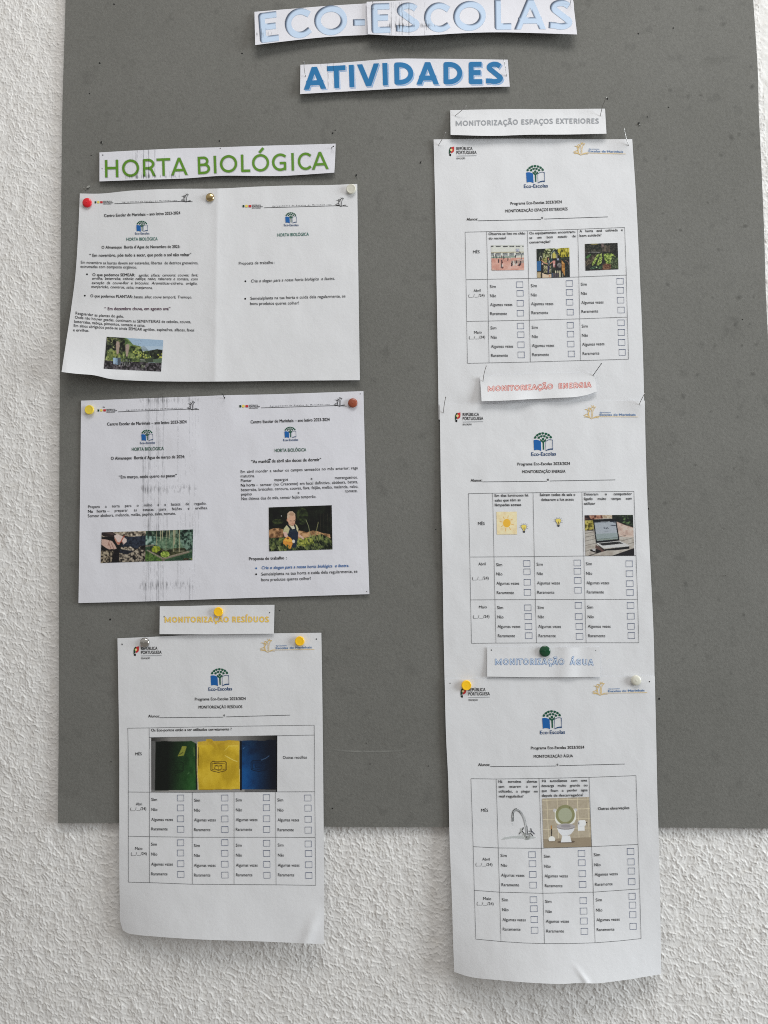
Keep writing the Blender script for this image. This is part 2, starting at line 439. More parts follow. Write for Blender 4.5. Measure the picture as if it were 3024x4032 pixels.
# ------------------------------------------------------------------ large lettering (stroke skeletons)
def arc(cx, cy, rx, ry, a0, a1, n=22):
    return [(cx + rx * math.cos(math.radians(a0 + (a1 - a0) * i / n)), cy + ry * math.sin(math.radians(a0 + (a1 - a0) * i / n))) for i in range(n + 1)]
def letter(c, r):
    """skeleton polylines for a capital of height 1, stroke half-width r; returns strokes, advance"""
    b = 0.13 + r; t = 1 - r; o = r
    if c == 'A': return [[(r*1.1, 0), (0.45, 0.99), (0.90 - r*1.1, 0)], [(0.22, 0.29), (0.68, 0.29)]], 0.90
    if c in 'ÃÁ':
        s, w = letter('A', r)
        if c == 'Á': s.append([(0.43, 1.13), (0.56, 1.29)])
        else: s.append(arc(0.36, 1.13, 0.09, 0.07, 170, 20, 8) + arc(0.54, 1.20, 0.09, 0.07, 200, 340, 8))
        return s, w
    if c == 'B': return [[(b, o), (b, t)], [(b, t), (0.44, t)] + arc(0.44, (t+0.53)/2, 0.20, (t-0.53)/2, 90, -90, 12) + [(b, 0.53)],
                         [(b, 0.53), (0.48, 0.53)] + arc(0.48, (0.53+o)/2, 0.25-r*0.3, (0.53-o)/2, 90, -90, 12) + [(b, o)]], 0.845
    if c == 'C': return [arc(0.49, 0.5, 0.42 - r, 0.5 - r, 52, 308)], 0.80
    if c == 'Ç': return [arc(0.49, 0.5, 0.42 - r, 0.5 - r, 52, 308), [(0.50, 0.0), (0.47, -0.08)] + arc(0.47, -0.15, 0.10, 0.07, 80, -120, 8)], 0.80
    if c == 'D': return [[(b, o), (b, t), (0.38, t)] + arc(0.38, 0.5, 0.50 - r, 0.5 - r, 90, -90) + [(b, o)]], 0.955
    if c == 'E': return [[(0.66 - r, t), (b, t), (b, o), (0.68 - r, o)], [(b, 0.52), (0.62 - r, 0.52)]], 0.76
    if c == 'G': return [arc(0.53, 0.5, 0.45 - r, 0.5 - r, 55, 300) + [(0.84 - r, 0.10), (0.84 - r, 0.45), (0.56, 0.45)]], 0.98
    if c == 'H': return [[(b, o), (b, t)], [(0.967 - b, o), (0.967 - b, t)], [(b, 0.53), (0.967 - b, 0.53)]], 0.967
    if c == 'I': return [[(0.195, o), (0.195, t)]], 0.39
    if c == 'Í': return [[(0.195, o), (0.195, t)], [(0.19, 1.13), (0.32, 1.29)]], 0.39
    if c == 'L': return [[(b, t), (b, o), (0.62 - r, o)]], 0.65
    if c == 'M': return [[(b, o), (b + 0.01, t), (0.665, 0.08 + r), (1.32 - b, t), (1.33 - b, o)]], 1.33
    if c == 'N': return [[(b, o), (b, t), (1.0 - b, o), (1.0 - b, t)]], 1.0
    if c == 'O': return [arc(0.515, 0.5, 0.455 - r, 0.5 - r, 0, 360, 40)], 1.03
    if c == 'Ó': s, w = letter('O', r); return s + [[(0.50, 1.13), (0.63, 1.29)]], w
    if c == 'P': return [[(b, o), (b, t), (0.42, t)] + arc(0.42, (t+0.42)/2, 0.32 - r*0.6, (t-0.42)/2, 90, -90, 14) + [(b, 0.42)]], 0.80
    if c == 'R': return [[(b, o), (b, t), (0.42, t)] + arc(0.42, (t+0.46)/2, 0.30 - r*0.6, (t-0.46)/2, 90, -90, 14) + [(b, 0.46)], [(0.46, 0.46), (0.59, 0.36), (0.80 - r, 0)]], 0.84
    if c == 'S': return [[(0.615 - r, 0.85)] + arc(0.37, 0.745, 0.25 - r*0.4, 0.255 - r, 55, 215, 12) + [(0.36, 0.51)] + arc(0.36, 0.255, 0.275 - r*0.4, 0.255 - r, 48, -125, 14) + [(0.07 + r*0.6, 0.14)]], 0.71
    if c == 'T': return [[(r + 0.01, t), (0.747 - r, t)], [(0.378, t), (0.378, o)]], 0.757
    if c == 'U': return [[(b, t), (b, 0.36)] + arc(0.5, 0.36, 0.5 - b, 0.36 - r, 180, 360, 18) + [(1 - b, 0.36), (1 - b, t)]], 1.0
    if c == 'V': return [[(r*1.1, 1), (0.44, 0.01), (0.88 - r*1.1, 1)]], 0.88
    if c == 'X': return [[(r + 0.02, 1), (0.79 - r, 0)], [(0.79 - r, 1), (r + 0.02, 0)]], 0.81
    if c == 'Z': return [[(0.08 + r, t), (0.65 - r, t), (0.06 + r, o), (0.67 - r, o)]], 0.727
    if c == '-': return [[(0.06 + r, 0.40), (0.415 - r, 0.40)]], 0.475
    return [], 0.40
def big_text(sh, txt, base, cap, r, shade, part, step=1.5, xgap=0.0, margin=0.4, x_off=None, label=None):
    """lettering drawn from distances to the letter skeletons. base: baseline in photo px, cap: height px
       shade(d, dL) -> colour array, alpha ; d in cap units (negative inside)"""
    segs = []; x = 0; ext = []
    for c in txt:
        st, adv = letter(c, r); sg = []
        for s_ in st:
            cl = max(q[0 if 0 else 1] for q in s_) <= 1.001 and min(q[1] for q in s_) >= -0.001; closed = math.hypot(s_[0][0] - s_[-1][0], s_[0][1] - s_[-1][1]) < 1e-6
            for i_, (a, b) in enumerate(zip(s_[:-1], s_[1:])): sg.append((a[0] + x, a[1], b[0] + x, b[1], i_ == 0 and not closed, i_ == len(s_) - 2 and not closed, cl))
        if sg: ext += [q[0] for q in sg] + [q[2] for q in sg]
        segs += sg; x += adv + xgap
    x0 = min(ext) - r; x1 = max(ext) + r
    base = np.array(base, float); d = np.r_[0, np.cumsum(np.hypot(*np.diff(base, axis=0).T))]; L = d[-1]
    k = L / (x1 - x0)                       # px per cap unit horizontally
    nx = int((L + 2*margin*cap) / step); y1u, y0u = 1.45, -0.35; ny = int(cap * (y1u - y0u) / step)
    U = x0 - margin * cap / k + np.arange(nx) * step / k; Vv = y1u - np.arange(ny) * step / cap
    UU, VV = np.meshgrid(U, Vv); q_ = k / cap
    def dist(ou, ov):
        D = np.full(UU.shape, 9.0)
        for (a, b, c, e, k0, k1, cl) in segs:
            lo = min(a, c) - 0.4; hi = max(a, c) + 0.4
            i0 = np.searchsorted(U, lo); i1 = np.searchsorted(U, hi)
            if i0 >= i1: continue
            px = UU[:, i0:i1] - ou; py = VV[:, i0:i1] - ov; vx, vy = (c - a) * q_, e - b; LL = vx*vx + vy*vy + 1e-9
            px = (px - a) * q_; py = py - b; t = np.clip((px*vx + py*vy) / LL, 0, 1)
            dd = np.hypot((px - t*vx), (py - t*vy))
            if k0 or k1:
                l_ = math.sqrt(LL); al_ = (px*vx + py*vy) / l_; pe = np.abs(px*vy - py*vx) / l_
                if k1: dd = np.where(al_ > l_, np.maximum(pe, al_ - l_), dd)
                if k0: dd = np.where(al_ < 0, np.maximum(pe, -al_), dd)
            if cl: dd = np.maximum(dd, np.maximum(-(VV[:, i0:i1] - ov), (VV[:, i0:i1] - ov) - 1) + r)
            D[:, i0:i1] = np.minimum(D[:, i0:i1], dd)
        return D - r
    col, al = shade(dist, step / cap)
    sx = (UU - x0) * k
    bx = np.interp(sx, d, base[:, 0]) + np.minimum(sx, 0) + np.maximum(sx - L, 0)
    e = cap * 0.5
    slope = np.interp(sx, d, base[:, 1])
    by = slope
    tx = np.interp(sx + e, d, base[:, 0]) - np.interp(sx - e, d, base[:, 0]); ty = np.interp(sx + e, d, base[:, 1]) - np.interp(sx - e, d, base[:, 1])
    ln = np.hypot(tx, ty) + 1e-9
    X = bx + ty / ln * VV * cap * 0.6; Y = by - VV * cap
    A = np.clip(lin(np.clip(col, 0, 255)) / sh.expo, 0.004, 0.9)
    return patch(sh, X, Y, A, al, part, label)
def cov(d, aa): return np.clip(0.5 - d / aa, 0, 1)
def mixc(a, b, t): return np.asarray(a, float) * (1 - t[..., None]) + np.asarray(b, float) * t[..., None]

def streaks(sh, x0, x1, ytop, ybot, seed, n=26, strength=0.8, bands=(), gaps=(), slope=-0.02, dense=(0.30, 0.62)):
    """dirty toner streaks left by the copier"""
    step = 1.5; nx = int((x1 - x0) / step); ny = max(8, int((ybot - ytop) / 5.0))
    u = np.linspace(0, 1, nx)[None, :] + np.zeros((ny, 1)); yy = np.linspace(ytop, ybot, ny)[:, None] + np.zeros((1, nx))
    xx = x0 + u * (x1 - x0)
    rs = np.random.RandomState(seed); a = np.zeros((ny, nx))
    for i in range(n):
        c = rs.rand() if i % 2 else rs.uniform(*dense); wd = rs.uniform(0.6, 1.7); s_ = rs.uniform(0.25, 1.0)
        m = np.exp(-((xx - (x0 + c * (x1 - x0))) / wd) ** 2)
        n1 = vnoise(yy / 11.0 + i * 5.3, yy * 0 + i * 1.7, seed); n2 = vnoise(yy / 130.0 + i * 3.3, yy * 0 + i, seed + 1)
        amp = np.clip((n1 * 0.6 + n2 * 0.8) - 0.55, 0, 1) * 1.7
        a = a + m * amp * s_
    for (yb, hb, sb) in bands:
        bb = np.exp(-((yy - yb) / hb) ** 2); a = a * (1 + bb * 1.5) + bb * sb * (vnoise(xx / 2.6, yy * 0.05, seed + 2) > 0.70) * (u < 1)
    a = np.clip(a * strength * 0.62, 0, 0.68)
    e = np.clip(np.minimum(u, 1 - u) * 10, 0, 1); a *= e
    for (g0, g1) in gaps: a[(yy > g0) & (yy < g1)] = 0
    a[a < 0.06] = 0
    X = xx; Y = yy + slope * (xx - x0)
    A = np.zeros((ny, nx, 3)) + ink(40, 40, 44)
    return tag(patch(sh, X, Y, A, a, 'toner_streaks'), kind='stuff')

# ================================================================== THE PLACE
# ------------------------------------------------------------------ wall with rolled plaster relief
def wall_relief(X, Z_):
    """height in metres of the drippy roller texture; X, Z_ in metres"""
    x = X * 1000.0; z = Z_ * 1000.0
    wx = (fbm(x / 10, z / 12, 3, 3) - 0.5) * 12.0; wz = (fbm(x / 12, z / 10, 7, 3) - 0.5) * 9.0
    u = (x + wx + 0.04 * z) / 3.6; v = (z + wz + 0.18 * x) / 6.0
    ui = np.floor(u).astype(int); vi = np.floor(v).astype(int)
    R1 = np.random.RandomState(5).rand(128, 128); R2 = np.random.RandomState(6).rand(128, 128); R3 = np.random.RandomState(8).rand(128, 128)
    F1 = np.full(u.shape, 9.0); F2 = np.full(u.shape, 9.0); dv = np.zeros(u.shape); amp = np.zeros(u.shape)
    for a in (-1, 0, 1):
        for b in (-1, 0, 1):
            ci = (ui + a) & 127; cj = (vi + b) & 127
            cu = ui + a + 0.1 + 0.8 * R1[ci, cj]; cv = vi + b + 0.1 + 0.8 * R2[ci, cj]
            dd = np.hypot(u - cu, v - cv); near = dd < F1
            F2 = np.where(near, F1, np.minimum(F2, dd)); dv = np.where(near, v - cv, dv)
            amp = np.where(near, R3[ci, cj], amp); F1 = np.where(near, dd, F1)
    ridge = np.exp(-((F2 - F1) / 0.23) ** 2)
    up = np.clip(dv * 1.3 + 0.55, 0.15, 1.0)
    n1 = fbm(x / 2.6, z / 4.6, 21, 2); n2 = fbm(x / 9.0, z / 12.0, 31, 2)
    rid2 = np.clip(1 - np.abs(n1 - 0.5) * 9, 0, 1)
    h = ridge * up * (0.2 + 0.8 * amp) * 0.98 + rid2 * 0.30 * np.clip((n2 - 0.35) * 4, 0, 1) + (n2 - 0.5) * 0.9 + (amp - 0.5) * 0.35 * (1 - ridge)
    return h * 0.001
def wall_block(x0, x1, z0, z1, st, fine=True):
    nx = max(2, int(round((x1 - x0) / st)) + 1); nz = max(2, int(round((z1 - z0) / st)) + 1)
    X, Zz = np.meshgrid(np.linspace(x0, x1, nx), np.linspace(z1, z0, nz))
    H = wall_relief(X, Zz) if fine else np.zeros(X.shape)
    return np.stack([X, -H, Zz], -1).reshape(-1, 3), grid_faces(nx, nz)
WX0 = float(P(-50, 2000, 0)[0]); WX1 = float(P(300, 1500, 0)[0])
WR0 = float(P(2925, 600, 0)[0]); WR1 = float(P(3100, 2000, 0)[0])
WZT = float(P(100, -50, 0)[2]); WZB = float(P(1500, 4085, 0)[2]); WZM = float(P(1500, 3205, 0)[2])
WV = []; WF = []; nn_ = 0
for (a, b, c, d, st, fn) in ((WX0, WX1, WZM, WZT, 0.00068, True), (WX0, WR1, WZB, WZM, 0.00070, True),
                             (WR0, WR1, WZM, WZT, 0.0008, True), (WX1, WR0, WZM, WZT, 0.05, False),
                             (WX0 - 0.22, WX0, WZB, WZT, 0.0016, True), (WR1, WR1 + 0.22, WZB, WZT, 0.0016, True), (-1.6, WX0 - 0.22, WZB, WZT, 0.02, False), (WR1 + 0.22, 1.6, WZB, WZT, 0.02, False),
                             (-1.6, 1.6, WZT, 2.7, 0.02, False), (-1.6, 1.6, 0.3, WZB, 0.02, False)):
    v, f = wall_block(a, b, c, d, st, fn); WV.append(v); WF.append(f + nn_); nn_ += len(v)
WV = np.concatenate(WV); WF = np.concatenate(WF)
me = bpy.data.meshes.new('wall'); me.vertices.add(len(WV)); me.vertices.foreach_set('co', WV.ravel().astype(np.float32))
me.loops.add(WF.size); me.loops.foreach_set('vertex_index', WF.ravel().astype(np.int32))
me.polygons.add(len(WF)); me.polygons.foreach_set('loop_start', np.arange(0, WF.size, 4, dtype=np.int32))
me.polygons.foreach_set('loop_total', np.full(len(WF), 4, dtype=np.int32))
me.polygons.foreach_set('use_smooth', np.ones(len(WF), dtype=bool))
me.update(calc_edges=True); me.validate(); me.materials.append(M_WALL)
wall = bpy.data.objects.new('wall', me); COL.objects.link(wall); wall['kind'] = 'structure'

# ------------------------------------------------------------------ the grey board
def seg_side(x, y, a, b):         # signed distance to the line a-b in px
    L = math.hypot(b[0] - a[0], b[1] - a[1]); return ((x - a[0]) * (b[1] - a[1]) - (y - a[1]) * (b[0] - a[0])) / L
HB = 0.0062
def h_board(x, y):
    s = seg_side(x, y, (226, 3119), (421, 3236))          # bent corner, bottom left
    return HB + np.clip(-s, 0, 200) * 0.000016 * 1.0 - np.clip(s + 18, 0, 18) * np.clip(18 - s, 0, 18) * 0.0000004
board = Sheet('notice_board', 'large grey card notice board with papers pinned to it, lower left corner creased', 'notice board',
              top=[(262, -330), (1600, -330), (2951, -330)],
              right=[(2951, -330), (2966, 0), (2975, 133), (2984, 285), (2988, 443), (2994, 570), (3000, 700), (3009, 920), (3017, 1190), (3024, 1330), (3036, 1900), (3062, 3263)],
              bottom=[(228, 3242), (336, 3241), (467, 3240), (900, 3248), (1275, 3255), (1768, 3257), (2593, 3258), (3062, 3263)],
              left=[(262, -330), (258, 0), (252, 203), (246, 407), (242, 692), (240, 900), (233, 2005), (231, 2900), (228, 3242)],
              h=h_board, mat=M_BOARD, nx=190, ny=230, thick=0.0042, wob=0.00018)
def dot_mesh(sh, x, y, r, ry=None, ang=0, mat='hole', part='pin_hole'):
    n = 9; c, s_ = math.cos(ang), math.sin(ang); ry = ry or r; pts = []
    rs = random.Random(int(x * 7 + y))
    for i in range(n):
        a = 2*math.pi*i/n; q = rs.uniform(0.75, 1.15); u, v = r*q*math.cos(a), ry*q*math.sin(a)
        pts.append((x + u*c - v*s_, y + u*s_ + v*c))
    return polys(sh, [(pts, mat)], part)
for (x, y, r, ry) in [(449, 16, 3.6, 2.6), (392.6, 248, 3.6, 3), (352, 368, 2.4, 2), (399, 561, 4.5, 5.5), (359, 612, 2.4, 2.2), (953, 210, 3.4, 2.6), (864, 555, 2.6, 3.2),
                      (1403, 690, 3.5, 5), (2651, 110, 2.2, 3), (2514, 132, 3.5, 3), (2633, 422, 3.5, 1.8), (2516, 487, 4, 7), (2549, 460, 2, 2.4), (2392, 389, 3, 5),
                      (1656, 640, 1.8, 7), (2596, 2751, 3, 4.5), (2924, 1258, 2.2, 2.2), (1311, 2669, 1.6, 1), (1443, 2926, 2.5, 1.4), (1457, 3008, 1.4, 3), (1309, 3183, 3, 2.4),
                      (1687, 3016, 2, 2), (437, 2999, 2, 2), (1101, 2404, 2.5, 1.8), (434, 2439, 4, 4), (1310, 524, 3, 4), (1320, 512, 3, 2), (2553, 2003, 3, 3.5), (1716, 2084, 2.2, 2.8)]:
    dot_mesh(board, x, y, r, ry, 0.4)
rs_ = random.Random(4)
for (x, y) in [(2787, 797), (2894, 787), (2935, 890), (2830, 983), (2805, 1171), (2911, 1171), (2968, 1168), (2897, 1276), (2953, 1275), (2815, 1363), (2923, 1360), (2978, 1355),
               (2966, 1472), (2746, 1476), (2910, 529), (2965, 527), (2839, 610), (2623, 622), (2593, 624), (2540, 630), (2640, 355), (2710, 380), (2760, 375),
               (2955, 148), (2957, 262), (2962, 341), (2849, 95), (2880, 540), (2690, 1560), (2800, 1620), (2905, 1640), (2640, 1752), (2740, 1830), (2890, 1845), (2620, 1980), (2850, 2080),
               (2610, 840), (2680, 905), (2630, 1120), (2700, 2300), (2830, 2360), (2930, 2420), (2740, 2540), (2880, 2650)]:
    # soft thumb dents: their shade is painted on the flat card as dark patches
    a = rs_.uniform(0, 3.1)
    nx = 9; u, v = np.meshgrid(np.linspace(-1, 1, nx), np.linspace(-1, 1, nx)); q = rs_.uniform(5, 11)
    X = x + (u * math.cos(a) - v * 0.7 * math.sin(a)) * q * 1.5; Y = y + (u * math.sin(a) + v * 0.7 * math.cos(a)) * q * 1.5
    al = np.clip(1 - np.hypot(u, v), 0, 1) * rs_.uniform(0.18, 0.38)
    o = patch(board, X, Y, np.zeros((nx, nx, 3)) + (0.075, 0.073, 0.066), al, 'dent_shade')
# pale scratches across the card
def scratch(pts, wd, al, seed):
    p = resample(pts, 60); nx = 60; v = np.linspace(-1, 1, 5)[:, None]
    t = np.gradient(p, axis=0); t /= np.hypot(*t.T)[:, None]
    X = p[:, 0][None] - t[:, 1][None] * v * wd; Y = p[:, 1][None] + t[:, 0][None] * v * wd
    a = (1 - np.abs(v)) * al * (0.35 + 0.9 * vnoise(np.arange(60)[None] / 3.0, np.zeros((1, 60)), seed)) * np.sin(np.linspace(0.15, 3.0, 60))[None]
    patch(board, X, Y, np.zeros((5, 60, 3)) + (0.34, 0.34, 0.32), np.clip(a, 0, 1), 'scratch')
scratch([(1273, 2946), (1367, 2957), (1425, 2959), (1530, 2958), (1612, 2953)], 5, 0.75, 11)
scratch([(1551, 2990), (1570, 2976), (1590, 2971)], 5, 0.45, 12)
scratch([(1287, 3181), (1340, 3200), (1400, 3222)], 5, 0.35, 13)
scratch([(243, 3128), (300, 3162), (350, 3195), (395, 3225)], 3, 0.5, 14)
for (x, y, q) in [(333, 742, 9), (347, 735, 8), (2856, 2266, 3.2), (1404, 700, 3), (403, 563, 3), (1580, 3111, 2), (2518, 489, 4)]:
    a = rs_.uniform(0, 3)
    pts = [(x + q * c * math.cos(a) - q * s_ * .5 * math.sin(a), y + q * c * math.sin(a) + q * s_ * .5 * math.cos(a)) for c, s_ in ((-1, -.6), (0.2, -1), (1, .1), (.3, 1), (-.7, .7))]
    V = [board.P(px, py, 0.0003 + (0.0012 if i in (1, 2) else 0)) for i, (px, py) in enumerate(pts)]
    mesh_obj('torn_flake', V, [(0, 1, 2, 3, 4)], K['tornlight'], board.o)

# ------------------------------------------------------------------ shared printed pieces
def eco_logo(sh, cx, by, wid, rot=0.0):
    k = 1125.0 / wid                       # detail px per photo px
    c, s_ = math.cos(rot), math.sin(rot)
    def tr(p):
        dx = (p[0] - 832) / k; dy = (p[1] - 1290) / k
        return (cx + dx * c - dy * s_, by + dx * s_ + dy * c)
    it = []
    it.append(([tr(p) for p in [(380, 585), (440, 568), (520, 565), (600, 585), (660, 610), (710, 650), (718, 860), (725, 1078), (660, 1040), (580, 1022), (500, 1022), (405, 1045), (392, 820)]], 'blue'))
    it.append(([tr(p) for p in [(680, 535), (700, 540), (815, 632), (935, 530), (945, 560), (938, 620), (855, 690), (858, 1015), (800, 1015), (788, 695), (690, 625)]], 'dgreen'))
    it.append(([tr(p) for p in circ(812, 538, 58, 14)], 'dgreen'))
    for (x, y, a, q) in [(460, 462, -62, 1), (552, 362, -38, 1), (662, 300, -18, 1), (798, 278, 0, 1), (940, 300, 18, 1), (1062, 355, 38, 1), (1155, 450, 60, 1),
                         (622, 470, -42, .95), (735, 410, -16, .95), (870, 408, 16, .95), (990, 470, 42, .95)]:
        a = math.radians(a); pts = []
        for (u, v) in [(-62, -42), (-38, -36), (-22, -52), (-10, -38), (0, -62), (10, -38), (22, -52), (38, -36), (62, -42), (58, 5), (35, 42), (0, 58), (-35, 42), (-58, 5)]:
            u *= q; v *= q; pts.append(tr((x + u * math.cos(a) - v * math.sin(a), y + u * math.sin(a) + v * math.cos(a))))
        it.append((pts, 'dgreen'))
    # white page with its outline, as a ring of strips
    out = [(918, 650), (970, 600), (1040, 565), (1130, 548), (1245, 570), (1252, 800), (1255, 1018), (1150, 1012), (1030, 1035), (930, 1078), (920, 860)]
    inn = [(936, 655), (985, 615), (1050, 585), (1130, 570), (1222, 588), (1232, 800), (1235, 962), (1150, 962), (1040, 985), (945, 1050), (938, 860)]
    for i in range(len(out)):
        j = (i + 1) % len(out); it.append(([tr(out[i]), tr(out[j]), tr(inn[j]), tr(inn[i])], 'navy'))
    o = polys(sh, it, 'tree_logo')
    T(sh, ZN, [tr((272, 1295)), tr((1393, 1280))], 'Eco-Escolas', 150 / k, 'navy', bold=True, part='logo_text')
    return o
def crest_header(sh, ax, ay, wid, sl=-0.016):
    k = 665.0 / wid; z = Z(ax - 475 / k, ay - 400 / k, k)
    polys(sh, [(z.pts([(300, 155), (262, 190), (240, 230), (228, 290), (228, 400), (250, 392), (270, 370), (290, 330), (300, 250), (312, 180)]), 'green2'),
               (z.pts([(306, 172), (402, 150), (404, 265), (385, 322), (340, 355), (286, 376), (312, 300), (320, 240)]), 'red'),
               (z.pts(circ(306, 262, 40, 12)), 'yellow'), (z.pts(circ(306, 262, 22, 10)), 'white'), (z.pts(circ(306, 262, 11, 8)), 'red'),
               (z.pts([(235, 415), (270, 390), (302, 395), (300, 465), (262, 460), (240, 440)]), 'black')], 'flag_emblem')
    T(sh, z, [(475, 270), (1005, 270 + 530 * sl)], 'REPÚBLICA', 92, 'black', bold=True, part='logo_text')
    T(sh, z, [(475, 400), (1140, 400 + 665 * sl)], 'PORTUGUESA', 92, 'black', bold=True, part='logo_text')
    strokes(sh, [z.pts([(478, 458), (1138, 445)])], 2.2, K['light'], 'rule_line')
    T(sh, z, [(480, 566), (765, 566 + 285 * sl)], 'EDUCAÇÃO', 48, 'black', bold=True, part='logo_text')
FIG = [circ(270, 230, 30, 12) + [(300, 230)], [(330, 135), (335, 165), (355, 182), (375, 165), (385, 135)], [(155, 245), (190, 240), (235, 265), (300, 290), (270, 300), (262, 320)],
       [(232, 270), (245, 330), (245, 410)], [(262, 320), (255, 360), (265, 400), (275, 440)], [(285, 255), (320, 210), (360, 185), (435, 175)],
       [(310, 225), (330, 260), (335, 300), (332, 460)], [(430, 180), (380, 240), (362, 300), (358, 350), (360, 450)],
       [(240, 350), (125, 405), (180, 415), (270, 435), (325, 490), (380, 460), (450, 425), (530, 425)], [(140, 440), (230, 440), (310, 470)], [(370, 465), (450, 450), (515, 458)]]
def school_header(sh, ax, ay, wid, sl):
    k = 939.0 / wid; z = Z(ax - 538 / k, ay - 405 / k, k)
    strokes(sh, [z.pts(f) for f in FIG], 2.0, K['gold'], 'school_emblem')
    T(sh, z, [(540, 332), (832, 332 + 292 * sl)], 'Agrupamento', 27, 'steelblue', part='logo_text')
    T(sh, z, [(538, 405), (1477, 405 + 939 * sl)], 'Escolas de Marinhais', 50, 'steelblue', bold=True, part='logo_text')
    strokes(sh, [z.pts([(530, 430), (1545, 430 + 1015 * sl + 8)])], 1.4, K['gold'], 'rule_line')
def long_header(sh, x0, y0, x1, y1):
    """flag squares, tiny text, long rule and reading figure across half a landscape sheet"""
    L = math.hypot(x1 - x0, y1 - y0); k = 1425.0 / L; ca, sa = (x1 - x0) / L, (y1 - y0) / L
    def tr(X, Y):
        dx = (X - 80) / k; dy = (Y - 203) / k; return (x0 + dx * ca - dy * sa, y0 + dx * sa + dy * ca)
    polys(sh, [([tr(82, 190), tr(106, 190), tr(106, 220), tr(82, 220)], 'green2'), ([tr(*p) for p in circ(135, 204, 19, 14)], 'yellow'),
               ([tr(163, 190), tr(199, 190), tr(199, 220), tr(163, 220)], 'red')], 'flag_emblem')
    for s_, yb, xe in (('REPÚBLICA', 200, 332), ('PORTUGUESA', 219, 356), ('EDUCAÇÃO', 238, 326)):
        T(sh, ZN, [tr(208, yb), tr(xe, yb)], s_, 14 / k, 'black', bold=True, part='logo_text')
    strokes(sh, [[tr(370, 228), tr(800, 218), tr(1340, 205), tr(1505, 212)]], 1.7, K['black'], 'rule_line')
    ws = 'Agrupamento de Escolas de Marinhais'; x = 485; n = len(ws)
    T(sh, ZN, [tr(485, 213), tr(1195, 197)], ' '.join(ws), 15 / k, 'text', bold=False, part='logo_text')
    T(sh, ZN, [tr(1215, 196), tr(1282, 195)], '(170033)', 7 / k, 'text', part='logo_text')
    strokes(sh, [[tr(1335 + (a - 120) * 0.36, 212 + (b - 470) * 0.36) for a, b in f] for f in FIG], 1.35, K['black'], 'school_emblem')
def boxes(sh, z, lst):
    for (x0, y0, x1, y1) in lst:
        p = z.pts([(x0, y0), (x1, y0 - 0.5), (x1 + 0.7, y1 - 0.5), (x0 + 0.7, y1)])
        strokes(sh, [p], 1.7, K['box'], 'check_box', closed=True)
def table(sh, z, lines, wd=1.25):
    strokes(sh, [z.pts(l) for l in lines], wd, K['text'], 'table_grid')
def answers(sh, z, col, wds, cap, slope=0.0):
    for (x, y), t_ in zip(col, ('Sim', 'Não', 'Algumas vezes', 'Raramente') * 2):
        wd = wds[t_]; T(sh, z, [(x, y), (x + wd, y + slope * wd)], t_, cap, part='answer_text')
def alunos(sh, z, a, b):
    """a: Alunos text start/end, lines, e"""
    T(sh, z, [a[0], a[1]], 'Alunos:', 17, 'black', bold=True)
    strokes(sh, [z.pts([b[0], b[1]]), z.pts([b[2], b[3]])], 1.7, K['text'], 'rule_line')
    T(sh, z, [b[4], b[5]], 'e', 17, 'black', bold=True)

# ------------------------------------------------------------------ title strips
def lab_h(y0, y1, base, lift, extra=None):
    def f(x, y):
        t = np.clip((y - y0) / (y1 - y0), 0, 1.1); v = base + lift * t ** 1.6
        if extra is not None: v = v + extra(x, y)
        return v
    return f
zl = Z(980, 0, 2.304); zr = Z(1650, 0, 2.44); zj = Z(900, 0, 1.106)
eco1 = Sheet('title_strip', 'white strip with pale blue letters reading ECO-, tucked under the longer strip', 'title strip',
             top=zl.pts([(50, 107), (400, 78), (700, 54), (1180, 24)]), right=zl.pts([(1180, 24), (1180, 312)]),
             bottom=zl.pts([(57, 408), (400, 367), (700, 337), (1180, 314)]), left=zl.pts([(50, 107), (57, 408)]),
             h=lab_h(20, 170, HB + 0.0012, 0.0055, lambda x, y: np.clip((1460 - x) / 450, 0, 1) * 0.002), mat=M_PAPER2, group='cut out title strips on the board', nx=70, ny=20)
eco2 = Sheet('title_strip', 'long white strip at the top edge of the photo with pale blue letters reading ESCOLAS', 'title strip',
             top=zj.pts([(601, 8), (900, -3), (1200, -10), (1493, -14)]), right=[(2249.5, -13), (2256, 0), (2261, 41), (2272.5, 135.6)],
             bottom=[(1448.8, 134.5), (1522.5, 139), (1609, 141), (1700, 138), (1793, 132), (1957, 127), (2101, 130), (2272.5, 135.6)],
             left=[(1443.4, 7), (1448.8, 134.5)],
             h=lab_h(0, 140, HB + 0.0038, 0.0065, lambda x, y: 0.001 * np.sin((x - 1450) / 130)), mat=M_PAPER2, group='cut out title strips on the board', nx=110, ny=22)
def shade_eco(dist, aa):
    d = dist(0, 0); s1 = dist(0.055, -0.045); c = cov(d, aa)
    rim = np.clip((s1 + 0.015) / 0.07, 0, 1) ** 1.2
    c0 = mixc((178, 196, 218), (44, 56, 76), rim * 0.9)
    return c0, c
SH_OFF = dict(cap=120)
big_text(eco1, 'ECO-', [(1022, 170), (1100, 160), (1250, 141), (1350, 136), (1440, 134)], 117, 0.105, shade_eco, 'title_lettering')
big_text(eco2, 'ESCOLAS', [(1460, 131), (1600, 127), (1760, 126), (1900, 118), (2100, 114), (2256, 117)], 117, 0.105, shade_eco, 'title_lettering')
streaks(eco2, 1515, 1690, 8, 138, 71, 26, 0.85, bands=[(100, 8, 0.7)], slope=0.0)
streaks(eco2, 1660, 1715, 80, 118, 72, 6, 0.7, bands=[(100, 5, 0.8)], slope=0.0)
streaks(eco1, 1003, 1090, 112, 150, 73, 7, 0.7, bands=[(134, 5, 0.8)], slope=-0.05)

